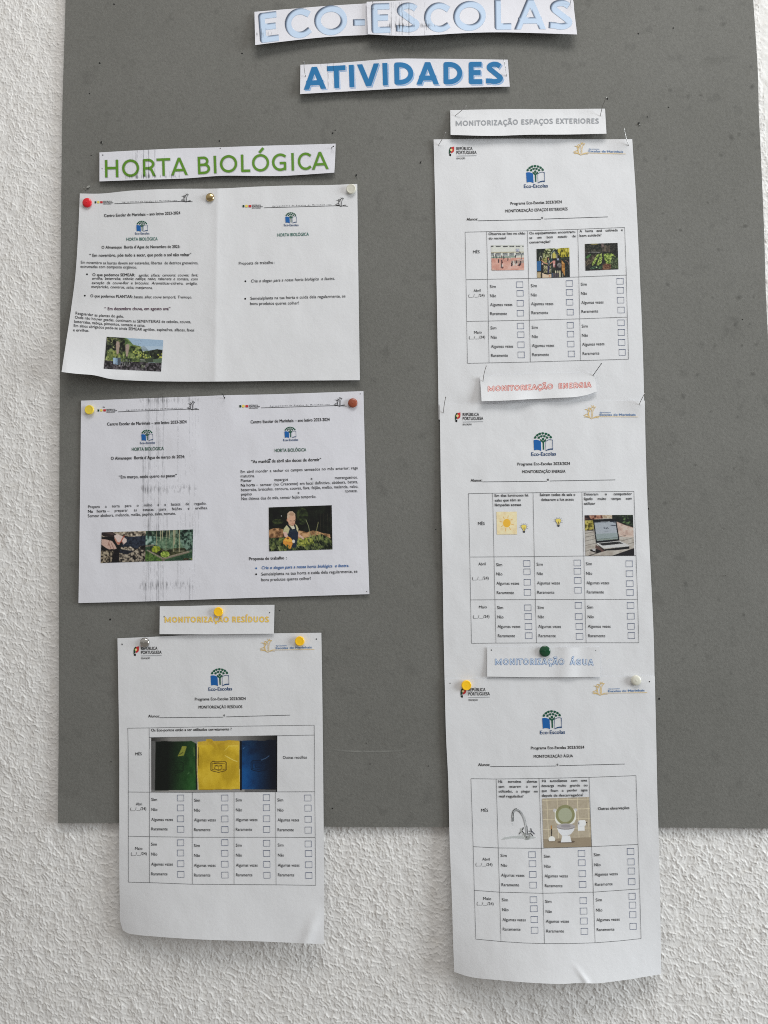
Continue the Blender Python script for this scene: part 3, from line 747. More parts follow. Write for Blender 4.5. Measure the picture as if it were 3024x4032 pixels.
za = Z(1160, 220, 1.885)
ativ = Sheet('title_strip', 'white strip with bold bright blue letters reading ATIVIDADES', 'title strip',
             top=za.pts([(43, 66), (300, 54), (500, 38), (700, 22), (1000, 21), (1582, 28)]), right=za.pts([(1582, 28), (1597, 228)]),
             bottom=za.pts([(41, 283), (300, 268), (600, 252), (820, 240), (1100, 238), (1400, 232), (1597, 228)]), left=za.pts([(43, 66), (41, 283)]),
             h=lab_h(240, 360, HB + 0.0013, 0.0042, lambda x, y: 0.0018 * np.exp(-((x - 1540) / 90.0) ** 2)), mat=M_PAPER2, group='cut out title strips on the board', nx=110, ny=24)
def shade_ativ(dist, aa):
    d = dist(0, 0); s = dist(0.038, -0.052)
    a1 = cov(d, aa); a2 = cov(s, aa) * (1 - cov(d - 0.028, aa))
    a2 = a2 * cov(-(s + 0.050), aa) + a2 * 0.35 * (1 - cov(-(s + 0.050), aa))
    c0 = mixc((118, 162, 206), (14, 102, 154), a1)
    return c0, np.clip(a1 + a2, 0, 1)
big_text(ativ, 'ATIVIDADES', za.pts([(66, 252), (250, 242), (430, 232), (600, 222), (760, 214), (1000, 212), (1250, 210), (1550, 208)]), 166 / 1.885, 0.112, shade_ativ, 'title_lettering')
streaks(ativ, 1250, 1370, 250, 352, 74, 14, 0.6, slope=-0.03)

zh = Z(380, 540, 1.728)
horta = Sheet('title_strip', 'white strip with thin green letters reading HORTA BIOLÓGICA, smeared with toner', 'title strip',
              top=zh.pts([(20, 104), (250, 91), (500, 79), (850, 68), (1150, 58), (1400, 51), (1627, 44)]), right=zh.pts([(1627, 44), (1624, 140), (1618, 241)]),
              bottom=zh.pts([(20, 301), (350, 289), (600, 281), (850, 263), (1100, 264), (1250, 264), (1400, 256), (1618, 241)]), left=zh.pts([(20, 104), (20, 301)]),
              h=lab_h(570, 715, HB + 0.0012, 0.0030, lambda x, y: 0.0012 * np.sin((x - 380) / 120.0) ** 2), mat=M_PAPER2, group='cut out title strips on the board', nx=110, ny=24)
def shade_horta(dist, aa):
    d = dist(0, 0); s = dist(0.012, -0.03)
    a1 = cov(d, aa); a2 = cov(s, aa * 3) * 0.45
    return mixc((110, 120, 100), (82, 128, 30), a1), np.clip(np.maximum(a1, a2), 0, 1)
big_text(horta, 'HORTA BIOLÓGICA', zh.pts([(58, 274), (300, 268), (520, 260), (620, 256), (700, 252), (900, 240), (1100, 234), (1300, 228), (1450, 222), (1580, 216)]), 119 / 1.728, 0.070, shade_horta, 'title_lettering')
streaks(horta, 475, 660, 592, 706, 75, 24, 0.75, bands=[(697, 7, 0.8)], slope=-0.03)
streaks(horta, 640, 712, 672, 705, 76, 6, 0.6, bands=[(695, 5, 0.8)], slope=-0.03)
for p in ((43, 122, 2.2), (38, 214, 1.6), (842, 76, 1.8)): dot_mesh(horta, *zh(p[0], p[1]), p[2], 2.4)

def shade_out(fill, edge, wl, shadow=None):
    def f(dist, aa):
        d = dist(0, 0); a_in = cov(d + wl, aa); a = cov(d, aa)
        c0 = mixc(edge, fill, a_in); al = a
        if shadow is not None:
            s = dist(shadow[0], -shadow[1]); a2 = cov(s, aa) * (1 - a)
            c0 = mixc(c0, shadow[2], a2); al = np.clip(a + a2 * 0.9, 0, 1)
        return c0, al
    return f
zs = Z(1700, 380, 2.074)
lab_esp = Sheet('label_strip', 'white strip with plain grey capitals reading MONITORIZAÇÃO ESPAÇOS EXTERIORES', 'label strip',
                top=zs.pts([(151, 111), (400, 106), (700, 102), (1000, 103), (1200, 101), (1415, 99)]), right=zs.pts([(1415, 99), (1427, 303)]),
                bottom=zs.pts([(154, 313), (500, 321), (800, 312), (1100, 310), (1427, 303)]), left=zs.pts([(151, 111), (154, 313)]),
                h=lab_h(430, 530, HB + 0.0018, 0.0055, lambda x, y: 0.0006 * np.sin((x - 1770) / 45.0) * np.clip((y - 440) / 90, 0, 1)), mat=M_PAPER, group='section label strips', nx=90, ny=24)
def shade_flat(c_, soft=1.0):
    return lambda dist, aa: (np.zeros(dist(0, 0).shape + (3,)) + c_, cov(dist(0, 0), aa * soft))
big_text(lab_esp, 'MONITORIZAÇÃO ESPAÇOS EXTERIORES', zs.pts([(196, 241), (500, 235), (735, 229), (1000, 222), (1200, 221), (1366, 221)]), 43 / 2.074, 0.092, shade_flat((140, 143, 148)), 'label_lettering', step=1.2)

zq = Z(600, 2370, 3.318)
lab_res = Sheet('label_strip', 'white strip with golden outlined capitals reading MONITORIZAÇÃO RESÍDUOS', 'label strip',
                top=zq.pts([(97, 57), (450, 53), (750, 45), (1200, 41), (1595, 38)]), right=zq.pts([(1595, 38), (1587, 415)]),
                bottom=zq.pts([(93, 421), (700, 424), (1200, 418), (1587, 415)]), left=zq.pts([(97, 57), (93, 421)]),
                h=lab_h(2385, 2495, HB + 0.0022, 0.0022), mat=M_PAPER, group='section label strips', nx=80, ny=24)
big_text(lab_res, 'MONITORIZAÇÃO RESÍDUOS', zq.pts([(160, 270), (600, 268), (1000, 267), (1524, 266)]), 76 / 3.318, 0.105, shade_out((222, 194, 112), (204, 160, 54), 0.06), 'label_lettering', step=1.2)
for p in ((153, 192), (1532, 140)): dot_mesh(lab_res, *zq(*p), 1.8, 3.0, 0.3)

# ------------------------------------------------------------------ landscape sheets
XC1 = lambda y: 856.7 - (y - 743) * 0.0134
def h_s1(x, y):
    s = np.clip((820 - x) / 560, 0, 1); t = np.clip((y - 1180) / 300, 0, 1)
    return (HB + 0.0014 + 0.0014 * np.exp(-np.abs(x - XC1(y)) / 45.0) + 0.016 * s ** 2 * t ** 1.7 + 0.0035 * np.clip((y - 800) / 700, 0, 1) ** 2
            + 0.0012 * np.exp(-((x - 560) / 130.0) ** 2) * np.clip((1000 - y) / 250, 0, 1))
s1 = Sheet('landscape_sheet', 'landscape sheet folded down the middle, right half mostly blank, lower left corner curling up', 'paper sheet',
           top=ZA.pts([(146, 334), (240, 335), (400, 320), (600, 311), (838, 309), (1050, 299), (1200, 294), (1380, 292), (1540, 286)]),
           right=ZA.pts([(1540, 286), (1545, 700), (1553, 1272)]),
           bottom=ZA.pts([(54, 1231), (130, 1240), (215, 1247), (300, 1266), (420, 1274), (640, 1279), (825, 1279), (1200, 1275), (1553, 1272)]),
           left=ZA.pts([(146, 334), (136, 560), (122, 760), (104, 900), (80, 1060), (54, 1231)]), h=h_s1, mat=M_PAPER, group='landscape sheets', nx=190, ny=120)
long_header(s1, 372, 796, 758, 791.5)
long_header(s1, 954.6, 811, 1370, 809)
T(s1, ZA, [(268, 452), (450, 446), (651, 438)], 'Centro Escolar de Marinhais – ano letivo 2023-2024', 13.5, 'black', bold=True)
eco_logo(s1, 560, 923, 57.5); eco_logo(s1, 1146.6, 890, 58)
T(s1, ZA, [(380, 571), (537, 569)], 'HORTA BIOLÓGICA', 14, 'teal', bold=True)
T(s1, ZA, [(1139, 550), (1297, 545)], 'HORTA BIOLÓGICA', 14, 'teal', bold=True)
T(s1, ZA, [(255, 611), (650, 607)], 'O Almanaque  Borda d´Agua de Novembro de 2023:', 13, 'black', bold=True)
T(s1, ZA, [(194, 652), (706, 648)], '“ Em novembro, põe tudo a secar, que pode o sol não voltar”', 14, 'black', bold=True)
T(s1, ZA, [(151, 686), (300, 690), (741, 689)], 'Em novembro as hortas devem ser escavadas, libertas  de detritos grosseiros,', 13)
T(s1, ZA, [(149, 707), (433, 711)], 'estrumadas com composto orgânico.', 13)
for q in ((182, 740), (171, 847), (978, 775), (977, 863)): polys(s1, [(ZA.pts(circ(q[0], q[1], 4.5, 9)), 'black')], 'bullet_dot')
T(s1, ZA, [(209, 749), (424, 750)], 'O que podemos SEMEAR:', 13, 'black', bold=True)
T(s1, ZA, [(441, 751), (739, 750)], 'agrião; alface; cenoura; couves; fava;', 12.5, ital=True, just=True, xs=0.97)
T(s1, ZA, [(207, 767), (737, 770)], 'ervilha; beterraba; cebola; nabiça; nabo; rabanete e tomate, com', 12.5, ital=True, just=True, xs=0.98)
T(s1, ZA, [(205, 789), (736, 792)], 'exceção da couve-flor e bróculos. Aromáticas-cidreira, orégão,', 12.5, ital=True, just=True, xs=0.98)
T(s1, ZA, [(203, 808), (511, 814)], 'manjericão, coentros, salsa; manjerona.', 12.5, ital=True)
T(s1, ZA, [(199, 855), (411, 859)], 'O que podemos PLANTAR:', 13, 'black', bold=True)
T(s1, ZA, [(417, 860), (709, 861)], 'batata, alho; couve temporã, Tremoço.', 12.5, ital=True)
T(s1, ZA, [(270, 920), (601, 920)], '“ Em dezembro chuva, em agosto uva”', 14, 'purple', bold=True)
T(s1, ZA, [(124, 941), (240, 953), (367, 958)], 'Resguardar as plantas do gelo.', 13)
T(s1, ZA, [(121, 962), (270, 974), (450, 983), (705, 985)], 'Onde não houver geadas, continuam as SEMENTEIRAS de cebolas, couves,', 13)
T(s1, ZA, [(118, 983), (280, 995), (475, 1004)], 'beterraba, nabiça, pimentos, tomate e salsa.', 13)
T(s1, ZA, [(115, 1004), (280, 1014), (450, 1023), (721, 1027)], 'Em sítios abrigados pode-se ainda SEMEAR agriões, espinafres, alfaces, favas', 13)
T(s1, ZA, [(112, 1026), (193, 1029)], 'e ervilhas.', 13)
T(s1, ZA, [(945, 692), (1118, 687)], 'Proposta de trabalho', 13.5); T(s1, ZA, [(1123, 687), (1126, 687)], ':', 13.5, 'light')
T(s1, ZA, [(1005, 781), (1427, 767)], 'Cria o slogan para a nossa horta biológica  e ilustra.', 13.5, ital=True)
T(s1, ZA, [(1003, 868), (1481, 856)], 'Semeia/planta na tua horta e cuida dela regularmente, se', 13.5)
T(s1, ZA, [(1002, 894), (1247, 891)], 'bons produtos queres colher!', 13.5)

z1 = Z(390, 1310, 6.144)
p = Pic(z1, [(187, 97), (1552, 180), (1500, 937), (115, 868)], 1.7, 1)
p.put(p.all(), (150, 178, 205)); p.put(p.Y > 330, (176, 196, 214), 0.6)
fol = [(24, 34, 22), (48, 66, 34), (84, 104, 50), (118, 134, 68), (150, 162, 96)]
p.leafy(p.inpoly([(150, 90), (640, 130), (820, 290), (1100, 360), (1240, 500), (1320, 620), (1520, 560), (1500, 720), (130, 700)]), fol, 60, 3, 2.2)
p.leafy(p.inpoly([(600, 120), (700, 150), (830, 300), (760, 330), (600, 300)]), [(50, 74, 36), (92, 120, 62), (120, 146, 84)], 40, 4)
p.leafy(p.inpoly([(160, 95), (620, 125), (640, 420), (560, 500), (420, 470), (300, 380), (200, 440), (150, 700)]), [(10, 12, 12), (22, 26, 22), (48, 56, 36), (96, 104, 70)], 55, 5, 1.7)
p.leafy(p.inpoly([(200, 480), (420, 420), (560, 560), (560, 690), (210, 690)]), [(60, 76, 30), (96, 112, 52), (150, 156, 76)], 45, 6, 2.2)
p.leafy(p.inpoly([(1180, 440), (1400, 400), (1540, 420), (1520, 560), (1380, 640), (1300, 640), (1210, 520)]), [(22, 26, 20), (40, 46, 34), (60, 70, 50)], 50, 7)
p.leafy(p.inpoly([(1010, 360), (1080, 320), (1190, 420), (1060, 470)]), [(120, 140, 150), (150, 166, 178)], 30, 8)
p.scatter(p.inpoly([(190, 120), (520, 150), (500, 260), (200, 640)]), 30, 20, [(150, 158, 80), (176, 180, 120), (120, 130, 70)], 1, .6)
p.scatter(p.inpoly([(1150, 470), (1300, 620), (1200, 640), (700, 560), (900, 400)]), 40, 22, [(190, 196, 70), (150, 170, 70), (204, 206, 100)], 2, .6)
p.scatter(p.inpoly([(1400, 520), (1530, 490), (1520, 640), (1450, 640)]), 14, 26, [(176, 184, 60), (200, 200, 80)], 3, .6)
p.poly([(985, 630), (1300, 610), (1310, 720), (975, 700)], (54, 66, 50)); p.poly([(1310, 640), (1520, 620), (1515, 740), (1310, 720)], (86, 108, 84))
p.line([(1000, 655), (1105, 660)], 14, (170, 176, 160)); p.line([(1000, 688), (1130, 694)], 8, (130, 136, 124))
p.leafy(p.inpoly([(125, 660), (500, 700), (900, 700), (1200, 720), (1520, 730), (1500, 940), (110, 870)]), [(12, 10, 12), (28, 25, 28), (52, 47, 52), (84, 78, 84), (112, 106, 112)], 42, 9, 1.9)
p.poly([(340, 605), (530, 605), (532, 760), (440, 770), (345, 750)], (120, 150, 178)); p.poly([(345, 610), (400, 605), (400, 750), (345, 745)], (150, 178, 204)); p.poly([(450, 610), (528, 610), (528, 752), (452, 765)], (66, 76, 88))
p.line([(440, 520), (430, 610)], 18, (26, 28, 30)); p.poly([(412, 290), (420, 230), (460, 204), (498, 240), (503, 320), (470, 520), (428, 520), (410, 360)], (160, 138, 124)); p.poly([(440, 230), (460, 210), (470, 230), (455, 420), (440, 400)], (160, 140, 128))
p.line([(665, 570), (660, 640)], 16, (26, 28, 30)); p.poly([(640, 340), (650, 290), (690, 272), (735, 300), (732, 370), (690, 575), (655, 575), (642, 440)], (158, 138, 126)); p.poly([(670, 300), (700, 285), (705, 320), (680, 460)], (158, 140, 130))
for xs_ in (580, 630, 680, 735): p.line([(xs_ + 10 if xs_ < 660 else xs_ - 4, 640), (xs_, 720), (xs_ - 8, 790)], 13, (136, 142, 136)); p.line([(xs_ + 5, 640), (xs_ + 8, 760)], 5, (40, 42, 40))
p.line([(590, 660), (610, 632), (720, 632), (742, 660), (742, 720)], 12, (34, 36, 38))
p.scatter(p.inpoly([(1010, 770), (1110, 780), (1100, 850), (1030, 860)]), 14, 14, [(160, 176, 130), (110, 140, 70)], 4, .5); p.scatter(p.inpoly([(250, 700), (1450, 760), (1400, 880), (200, 850)]), 26, 16, [(130, 120, 128), (92, 84, 92)], 5, .6)
p.line([(135, 850), (215, 853)], 7, (160, 160, 165)); p.ell(495, 797, 16, 14, (170, 165, 160)); p.scatter(p.inpoly([(860, 170), (1040, 200), (1030, 300), (860, 300)]), 9, 14, [(110, 130, 150)], 6, .6)
p.emit(s1, label='printed photo of a trowel and fork in dark soil')

def h_s2(x, y):
    return HB + 0.0014 + 0.0016 * np.clip((y - 1600) / 700, 0, 1) ** 2 + 0.0010 * np.exp(-((x - 900) / 60.0) ** 2) * np.clip((1800 - y) / 230, 0, 1) + 0.0008 * np.exp(-((x - 720) / 55.0) ** 2 - ((y - 1720) / 90.0) ** 2)
s2 = Sheet('landscape_sheet', 'landscape sheet streaked with black toner, with a photo of a toddler and watering can', 'paper sheet',
           top=ZB.pts([(152, 99), (500, 86), (700, 79), (865, 72), (1100, 67), (1400, 57), (1571, 51)]), right=ZB.pts([(1571, 51), (1585, 600), (1601, 1071)]),
           bottom=ZB.pts([(139, 1116), (500, 1107), (800, 1097), (1200, 1084), (1601, 1071)]), left=ZB.pts([(152, 99), (148, 500), (139, 1116)]), h=h_s2, mat=M_PAPER2, group='landscape sheets', nx=170, ny=120)
long_header(s2, 383.4, 1615.5, 783.8, 1609.5); long_header(s2, 942, 1599, 1365, 1596)
T(s2, ZB, [(283, 224), (480, 219), (683, 212)], 'Centro Escolar de Marinhais – ano letivo 2023-2024', 14, 'black', bold=True)
T(s2, ZB, [(1004, 213), (1402, 200)], 'Centro Escolar de Marinhais – ano letivo 2023-2024', 14, 'black', bold=True)
eco_logo(s2, 580.8, 1747.5, 59.6, -0.02); eco_logo(s2, 1144.6, 1736, 59.5, -0.02)
T(s2, ZB, [(407, 351), (568, 347)], 'HORTA BIOLÓGICA', 15, 'dgreen', bold=True); T(s2, ZB, [(1125, 357), (1284, 353)], 'HORTA BIOLÓGICA', 15, 'dgreen', bold=True)
T(s2, ZB, [(302, 396), (673, 387)], 'O Almanaque  Borda d´Agua de março de 2024:', 14, 'black', bold=True)
T(s2, ZB, [(342, 490), (634, 482)], '“Em março, onde quero eu passo”', 14, 'text', bold=True)
T(s2, ZB, [(188, 639), (782, 621)], 'Prepara a terra para o milho e a batata de regadio.', 13, just=True, xs=0.93)
T(s2, ZB, [(187, 662), (295, 659)], 'Na   horta –', 13, 'black', bold=True); T(s2, ZB, [(321, 658), (788, 644)], 'preparar as estacas para feijões e ervilhas.', 13, just=True, xs=0.93)
T(s2, ZB, [(186, 685), (628, 672)], 'Semear abóbora, melancia, melão, pepino, salsa, tomate.', 13.5)
T(s2, ZB, [(1007, 413), (1359, 402)], '“As manhãs de abril são doces de dormir”', 14.5, 'black', bold=True)
polys(s2, [(ZB.pts([(1092, 395), (1098, 390), (1106, 392), (1106, 397), (1098, 396)]), 'black')], 'ink_mark')
T(s2, ZB, [(954, 463), (1543, 443)], 'Em abril mondar a sachar os campos semeados no mês anterior; rega', 13.5, just=True, xs=0.93)
T(s2, ZB, [(954, 485), (1025, 483)], 'matutina.', 13.5)
T(s2, ZB, [(955, 508), (1542, 490)], 'Plantar espargos e morangueiros.', 13.5, just=True, xs=0.93)
T(s2, ZB, [(955, 531), (1042, 528)], 'Na horta –', 13.5, 'black', bold=True); T(s2, ZB, [(1053, 528), (1544, 513)], 'semear (no Crescente) em local definitivo, abóbora, batata,', 13.5, just=True, xs=0.93)
T(s2, ZB, [(956, 554), (1545, 536)], 'beterraba, brócolos, cenoura, couves, fava, feijão, melão, melancia, nabo,', 13.5, just=True, xs=0.93)
T(s2, ZB, [(957, 576), (1541, 558)], 'pepino e tomate.', 13.5, just=True, xs=0.93)
T(s2, ZB, [(958, 599), (1334, 587)], 'Nos últimos dias do mês, semear feijão temporão.', 13.5)
T(s2, ZB, [(996, 901), (1173, 896)], 'Proposta de trabalho', 14, 'black', bold=True); T(s2, ZB, [(1183, 896), (1187, 896)], ':', 14, 'text')
T(s2, ZB, [(1058, 946), (1499, 934)], 'Cria o slogan para a nossa horta biológica  e ilustra.', 14, 'linkblue', bold=True, ital=True)
T(s2, ZB, [(1058, 978), (1541, 963)], 'Semeia/planta na tua horta e cuida dela regularmente, se', 14, 'black'); T(s2, ZB, [(1058, 1006), (1306, 999)], 'bons produtos queres colher!', 14, 'black')
for q in ((1032, 941, 'linkblue'), (1032, 971, 'black')): polys(s2, [(ZB.pts(circ(q[0], q[1], 4.5, 9)), q[2])], 'bullet_dot')
z2 = Z(380, 2070, 4.1475)
p = Pic(z2, [(84, 108), (805, 86), (795, 584), (68, 608)], 1.8, 2)
p.put(p.all(), (24, 22, 24)); soil = [(40, 34, 30), (92, 82, 70), (144, 130, 112), (182, 168, 148), (204, 192, 172)]
p.leafy(p.inpoly([(80, 190), (330, 170), (440, 160), (560, 190), (700, 180), (805, 160), (805, 80), (80, 100)]), soil, 30, 3, 1.8)
p.leafy(p.inpoly([(450, 190), (805, 165), (800, 320), (690, 330), (700, 385), (560, 350), (400, 350)]), [(22, 26, 38), (36, 44, 60), (48, 56, 72)], 26, 4)
p.leafy(p.inpoly([(395, 350), (560, 340), (640, 400), (560, 410), (400, 380)]), soil, 22, 5); p.leafy(p.inpoly([(380, 385), (520, 400), (620, 410), (520, 470), (380, 440)]), [(20, 22, 30), (40, 44, 54)], 20, 5)
p.leafy(p.inpoly([(70, 400), (290, 410), (270, 480), (240, 600), (70, 608)]), [(20, 18, 16), (70, 62, 52), (128, 114, 92), (170, 156, 132)], 24, 6, 2.4)
p.leafy(p.inpoly([(370, 440), (500, 470), (620, 410), (720, 330), (800, 330), (795, 584), (370, 600)]), [(16, 16, 18), (60, 54, 48), (130, 118, 102), (176, 164, 144)], 24, 7, 2.4)
p.poly([(85, 108), (260, 104), (330, 150), (290, 190), (120, 175), (84, 150)], (44, 34, 34)); p.poly([(120, 110), (240, 108), (300, 140), (260, 160)], (78, 60, 56))
p.poly([(82, 220), (150, 225), (215, 240), (255, 250), (300, 310), (330, 370), (300, 385), (250, 380), (215, 388), (170, 370), (84, 310)], (196, 160, 146))
for a, b in (((205, 290), (240, 380)), ((245, 290), (285, 380)), ((215, 240), (190, 330))): p.line([a, b], 7, (120, 70, 56))
p.poly([(290, 165), (340, 140), (420, 170), (490, 220), (495, 260), (440, 310), (400, 250), (375, 310), (340, 310), (300, 230)], (208, 186, 178)); p.poly([(300, 190), (340, 260), (385, 280), (360, 315), (335, 300), (300, 230)], (186, 120, 98)); p.line([(450, 170), (400, 260), (370, 290)], 16, (176, 74, 50)); p.line([(440, 300), (410, 250)], 8, (120, 60, 48))
p.emit(s2, label='printed photo of two hands planting in brown soil')
p = Pic(z2, [(805, 86), (1577, 60), (1565, 562), (795, 584)], 1.8, 3)
p.leafy(p.all(), [(18, 30, 26), (40, 58, 46), (64, 86, 66), (104, 128, 106)], 42, 1, 2.2)
p.leafy(p.inpoly([(805, 160), (960, 180), (1060, 240), (950, 310), (800, 310)]), [(30, 60, 50), (80, 120, 104), (136, 170, 156), (160, 190, 176)], 34, 2, 2.3)
p.leafy(p.inpoly([(980, 180), (1400, 200), (1420, 400), (1050, 420), (960, 320)]), [(40, 66, 48), (84, 116, 88), (120, 150, 118)], 30, 3, 2.2)
p.leafy(p.inpoly([(1370, 70), (1577, 60), (1570, 380), (1430, 380), (1360, 240)]), [(14, 28, 24), (44, 70, 58), (92, 124, 106), (112, 142, 124)], 32, 4, 2.4)
p.poly([(800, 410), (840, 395), (1090, 520), (1480, 425), (1565, 420), (1565, 562), (795, 584)], (52, 84, 52)); p.leafy(p.inpoly([(800, 410), (840, 420), (1075, 545), (1060, 578), (795, 584)]), [(34, 62, 26), (74, 108, 44), (98, 132, 58)], 26, 5)
p.leafy(p.inpoly([(1180, 560), (1400, 480), (1560, 440), (1565, 562)]), [(28, 56, 40), (56, 90, 62)], 20, 6); p.leafy(p.inpoly([(850, 390), (1000, 370), (1440, 360), (1480, 425), (1090, 520)]), [(20, 24, 16), (50, 54, 32), (84, 84, 52)], 24, 7)
p.line([(800, 335), (930, 315)], 24, (120, 114, 96)); p.poly([(800, 355), (880, 350), (880, 390), (800, 395)], (46, 74, 48)); p.line([(835, 402), (1085, 535)], 24, (140, 130, 110)); p.line([(1085, 540), (1500, 425)], 30, (128, 116, 100)); p.line([(1085, 525), (1490, 418)], 8, (164, 154, 134)); p.poly([(1060, 530), (1120, 530), (1110, 575), (1070, 578)], (110, 100, 84)); p.line([(1260, 415), (1430, 410)], 9, (150, 148, 120))
for x_, a_, b_ in ((985, 78, 310), (1050, 76, 250), (1080, 76, 260), (1150, 72, 200), (1140, 220, 420), (1190, 72, 220), (1258, 72, 420), (1280, 70, 300), (1355, 68, 420)): p.line([(x_, a_), (x_ - 4, b_)], 14, (176, 168, 132), 0.85)
p.leafy(p.inpoly([(1000, 250), (1100, 200), (1240, 230), (1260, 380), (1110, 400), (1000, 330)]) & (p.seed > 0), [(60, 90, 66), (104, 136, 104), (126, 156, 124)], 26, 8, 2.2, a=0.65)
p.leafy(p.inpoly([(905, 370), (940, 330), (1030, 340), (1050, 390), (980, 440), (910, 420)]), [(90, 110, 20), (150, 166, 36), (186, 196, 66)], 20, 9); p.leafy(p.ine(1120, 465, 75, 52), [(80, 110, 30), (150, 176, 60), (178, 200, 90)], 18, 10, 2.2)
p.scatter(p.inpoly([(1410, 530), (1560, 520), (1560, 560), (1400, 562)]), 12, 12, [(60, 24, 20), (176, 170, 130), (130, 140, 50)], 4)
p.emit(s2, label='printed photo of a raised vegetable bed with cane supports')
z4 = Z(1040, 1970, 5.72)
p = Pic(z4, [(105, 160), (1522, 110), (1540, 1103), (115, 1148)], 1.6, 4)
p.leafy(p.all(), [(8, 9, 8), (14, 17, 12), (24, 30, 20)], 130, 1, 2.0); p.leafy(p.ine(860, 360, 130, 190), [(14, 18, 12), (36, 48, 22), (62, 78, 34)], 48, 2, 2.2, a=.8); p.leafy(p.ine(320, 480, 130, 60), [(14, 18, 12), (50, 64, 26), (78, 92, 40)], 36, 3, a=.7)
p.leafy(p.inpoly([(110, 670), (200, 635), (330, 625), (430, 650), (440, 860), (115, 860)]), [(96, 62, 36), (160, 114, 72), (198, 150, 104)], 60, 4, 2.0); p.leafy(p.inpoly([(770, 680), (860, 690), (960, 720), (1090, 680), (1180, 690), (1330, 740), (1480, 760), (1490, 860), (760, 860)]), [(110, 76, 44), (180, 132, 86), (206, 160, 112)], 60, 5, 2.0)
for x_ in (1260, 1330, 1420, 1490): p.line([(x_, 300 if x_ != 1490 else 130), (x_ + 20, 900)], 9, (70, 58, 44), 0.5)
p.leafy(p.inpoly([(110, 850), (440, 830), (700, 900), (900, 850), (1300, 760), (1500, 860), (1540, 1103), (115, 1148)]), [(12, 18, 12), (34, 44, 26), (70, 82, 42), (110, 122, 60)], 44, 6, 2.3, 1.4)
p.leafy(p.inpoly([(760, 860), (900, 840), (1080, 850), (1120, 960), (900, 1040), (740, 1010)]), [(60, 72, 20), (128, 138, 44), (176, 178, 70)], 40, 7, 2.2)
p.scatter(p.inpoly([(110, 870), (1500, 850), (1530, 1100), (120, 1140)]), 120, 40, [(96, 108, 52), (60, 74, 38), (130, 138, 78), (24, 32, 20)], 1, .22, 60)
p.scatter(p.inpoly([(1000, 790), (1330, 740), (1330, 900), (1000, 900)]), 26, 60, [(140, 146, 74), (104, 116, 56)], 2, .18, 80)
p.line([(940, 440), (1000, 580), (1045, 820)], 13, (130, 136, 92)); p.line([(1218, 490), (1190, 620), (1150, 780)], 12, (138, 138, 88)); p.poly([(300, 1030), (330, 1030), (385, 1130), (350, 1140)], (130, 138, 84)); p.poly([(330, 870), (430, 845), (440, 860), (350, 910)], (120, 134, 50))
p.poly([(430, 710), (445, 640), (500, 570), (545, 540), (700, 530), (745, 570), (775, 640), (765, 700), (740, 720), (560, 760), (430, 730)], (190, 184, 138)); p.poly([(600, 580), (700, 570), (700, 650), (610, 650)], (206, 202, 176))
for yy_ in (600, 640, 680): p.line([(450, yy_ + 20), (560, yy_ + 30)], 6, (160, 158, 104))
p.poly([(540, 540), (570, 490), (700, 490), (700, 550), (640, 580)], (170, 116, 92))
p.poly([(430, 720), (500, 710), (530, 770), (545, 810), (500, 840), (460, 815)], (206, 168, 152)); p.poly([(765, 720), (800, 770), (860, 810), (905, 850), (880, 890), (840, 850), (770, 810)], (204, 164, 146))
p.poly([(575, 650), (720, 645), (760, 720), (765, 850), (735, 950), (720, 1060), (620, 1060), (560, 900), (535, 780)], (24, 38, 58)); p.line([(530, 550), (610, 650)], 40, (18, 24, 36)); p.line([(690, 560), (712, 645)], 34, (18, 24, 36)); p.line([(600, 690), (720, 685)], 16, (40, 62, 72))
p.poly([(520, 400), (530, 300), (580, 258), (650, 255), (700, 310), (708, 400), (700, 480), (660, 550), (620, 560), (560, 530), (530, 470)], (206, 158, 128)); p.poly([(518, 400), (525, 300), (570, 256), (640, 250), (695, 300), (708, 400), (690, 350), (600, 340), (550, 400)], (196, 166, 138)); p.poly([(545, 330), (600, 270), (660, 280), (690, 340), (620, 350)], (176, 138, 108))
p.ell(525, 450, 14, 30, (196, 140, 112)); p.line([(585, 466), (625, 468)], 12, (74, 44, 36)); p.line([(662, 466), (690, 462)], 11, (74, 44, 36)); p.ell(650, 492, 14, 10, (190, 130, 104)); p.line([(620, 532), (662, 528)], 10, (150, 78, 66)); p.ell(590, 510, 26, 20, (214, 160, 130))
p.poly([(470, 850), (540, 810), (600, 840), (640, 900), (640, 980), (600, 1085), (550, 1080), (430, 970), (430, 910)], (222, 142, 44)); p.poly([(480, 860), (560, 830), (620, 880), (630, 930), (520, 930), (450, 900)], (232, 170, 52)); p.ell(535, 855, 28, 20, (120, 60, 20)); p.line([(500, 930), (630, 950)], 8, (190, 110, 26)); p.ell(665, 922, 32, 40, (214, 206, 196)); p.scatter(p.inpoly([(440, 980), (560, 1000), (600, 1090), (420, 1090)]), 20, 50, [(40, 52, 26), (70, 84, 36)], 6, .2, 80)
p.ell(392, 355, 10, 8, (230, 230, 230)); p.emit(s2, label='printed photo of a toddler in dungarees holding an orange watering can')
streaks(s2, 535, 760, 1562, 2372, 77, 40, 0.62, bands=[(1577, 12, 0.55), (1928, 14, 0.6), (2306, 14, 0.6)], slope=-0.022, dense=(0.12, 0.5))
streaks(s2, 745, 790, 1565, 2370, 78, 5, 0.35, bands=[(1575, 6, 0.5), (1925, 6, 0.5), (2310, 6, 0.5)], slope=-0.02)
for q in ((1555, 65), (1588, 1058)): dot_mesh(s2, *ZB(*q), 1.8, 2)
dot_mesh(s2, 884, 1566, 2.8, 3.2); dot_mesh(s2, *ZB(266, 131), 4.5, 1.8, 0.2, part='ink_mark')

